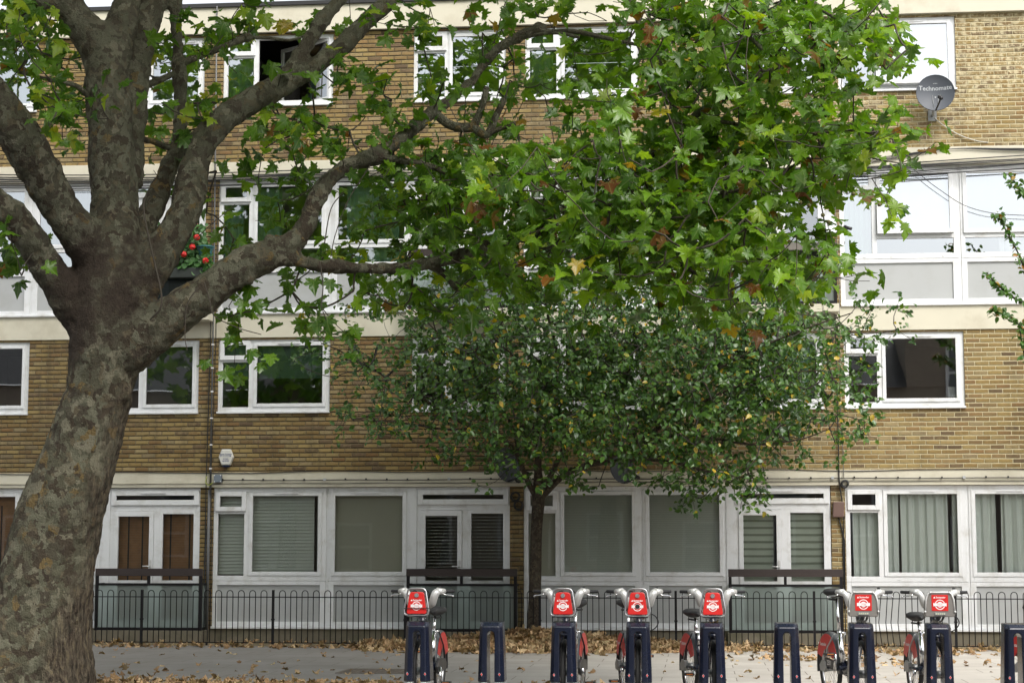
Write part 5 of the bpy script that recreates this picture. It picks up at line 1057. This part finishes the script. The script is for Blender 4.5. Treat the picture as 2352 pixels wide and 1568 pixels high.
# ------------------------------------------------------------- fallen leaves
TB=np.array([0.,0,0]); P_=[];n_=[];t_=[];s_=[];q_=[]
def drop(x,y,z,s,q=None,flat=.35):
    P_.append((x,y,z)); n_.append(np.array([0,0,1])+rng.normal(size=3)*flat); t_.append(rng.normal(size=3)); s_.append(s); q_.append(rng.random()*.9 if q is None else q)
for _ in range(8000):      # the drift against the railing
    x=rng.normal(-2.5,1.25); 
    if not -5.4<x<.9: continue
    y=-.75-abs(rng.normal())*.62; hgt=.20*math.exp(-((x+2.5)/1.35)**2)*math.exp(-((y+.95)/.55)**2); drop(x,y,.02+hgt*rng.random()+(.04 if y>-1 else 0),rng.uniform(.07,.15),None,.8)
for _ in range(700): drop(rng.uniform(-11,7),-1.0-abs(rng.normal())*.28,.02,rng.uniform(.05,.12),None,.5)
for _ in range(420): drop(rng.uniform(-10,7),-.98+rng.random()*.9,.035,rng.uniform(.05,.11),None,.5)
for _ in range(330): drop(rng.uniform(-9,6),rng.uniform(-12.6,-1.2),.012,rng.uniform(.04,.10),None,.25)
for _ in range(900):       # litter round the plane tree
    a=rng.uniform(0,2*math.pi); r=.8+abs(rng.normal())*1.7; x,y=-6.7+r*math.cos(a)*1.2,-12.3+r*abs(math.sin(a))*1.35
    if y<-12.7: continue
    drop(x,y,.015,rng.uniform(.05,.115),None,.5)
for _ in range(650): drop(rng.uniform(-7,-3.2),-8.75-abs(rng.normal())*1.3,.015,rng.uniform(.05,.12),None,.5)
for _ in range(260): drop(rng.uniform(-3,3.8),-8.75-abs(rng.normal())*1.5,.014,rng.uniform(.04,.09),None,.4)
for cx,cy,k in ((1.6,-3.6,110),(3.4,-2.0,130),(.9,-1.3,70),(2.9,-4.6,40)):
    for _ in range(k): drop(cx+rng.normal()*.5,cy+rng.normal()*.3,.02,rng.uniform(.05,.11),None,.5)
drop(.13,-12.02,.852,.055,.5); drop(.16,-12.0,.855,.05,.6)
tag(leaves_mesh('fallen_leaves',M['litter'],None,P_,n_,t_,s_,q_,TD),'dry brown leaves drifted against the railing and strewn on the pavement','leaves',kind='stuff')

# ------------------------------------------------------------- across the street, behind the camera: what the panes mirror
H=thing('terrace_house','brick terrace across the street mirrored in the window panes','building',(0,-41,0))
m=MB(); m.box(-60,60,-8,0,0,8.0); m.box(8,60,-8,.05,8.0,10.4); m.build('wall',plain('dark_brick',(.30,.24,.19),.9,var=.35,scale=8),H)
m=MB(); m.add([(-60,.3,8),(8,.3,8),(8,-4,10.3),(-60,-4,10.3)],[(0,1,2,3)]); m.build('roof',M['roof'],H)
for i in range(-12,14):
    for z in (1.0,4.6)+((7.6,) if i>2 else ()):
        m=MB(); x=i*3.4; m.box(x-.7,x+.7,.06,.10,z,z+1.9); o=m.build('window',M['white'],H); MB().box(x-.58,x+.58,.11,.12,z+.1,z+.9).box(x-.58,x+.58,.11,.12,z+1.0,z+1.8).build('pane',plain('dark_pane',(.10,.11,.12),.2),o)
m=MB(); [m.box(x-.4,x+.4,-4.5,-3.5,9,11.2) for x in (-30,-16,-3)]; m.build('chimney',plain('dark_brick',(.10,.075,.06)),H)
for lab,x,y,h,r in (('tall leafy tree across the street mirrored in the upper panes',-3.2,-37.5,22,6.2),('broad leafy tree across the street mirrored in the dark panes',-15.5,-37.5,21,6.5)):
    tt=thing('street_tree',lab,'tree',(x,y,0),0,'trees across the street'); TB=np.array([x,y,0.])
    MB().tube([(0,0,0),(.1,0,3),(.0,.1,7),(.2,0,h*.8)],[.4,.3,.24,.06],12).build('trunk',M['bark2'],tt)
    K=2600; c=unit(K)*(rng.random(K)**.4)[:,None]*np.array([r,r*.8,(h-4)/2])+np.array([0,0,4+(h-4)/2]); c=c[(np.sin(c[:,0]*1.7)+np.sin(c[:,2]*1.3+1)+np.sin(c[:,1]*1.9))>-1.5]; K=len(c)
    leaves_mesh('crown',M['leaf'],tt,c,unit(K)+np.array([0,0,.5]),unit(K),rng.uniform(.4,.7,K),rng.random(K)*.8,TP)
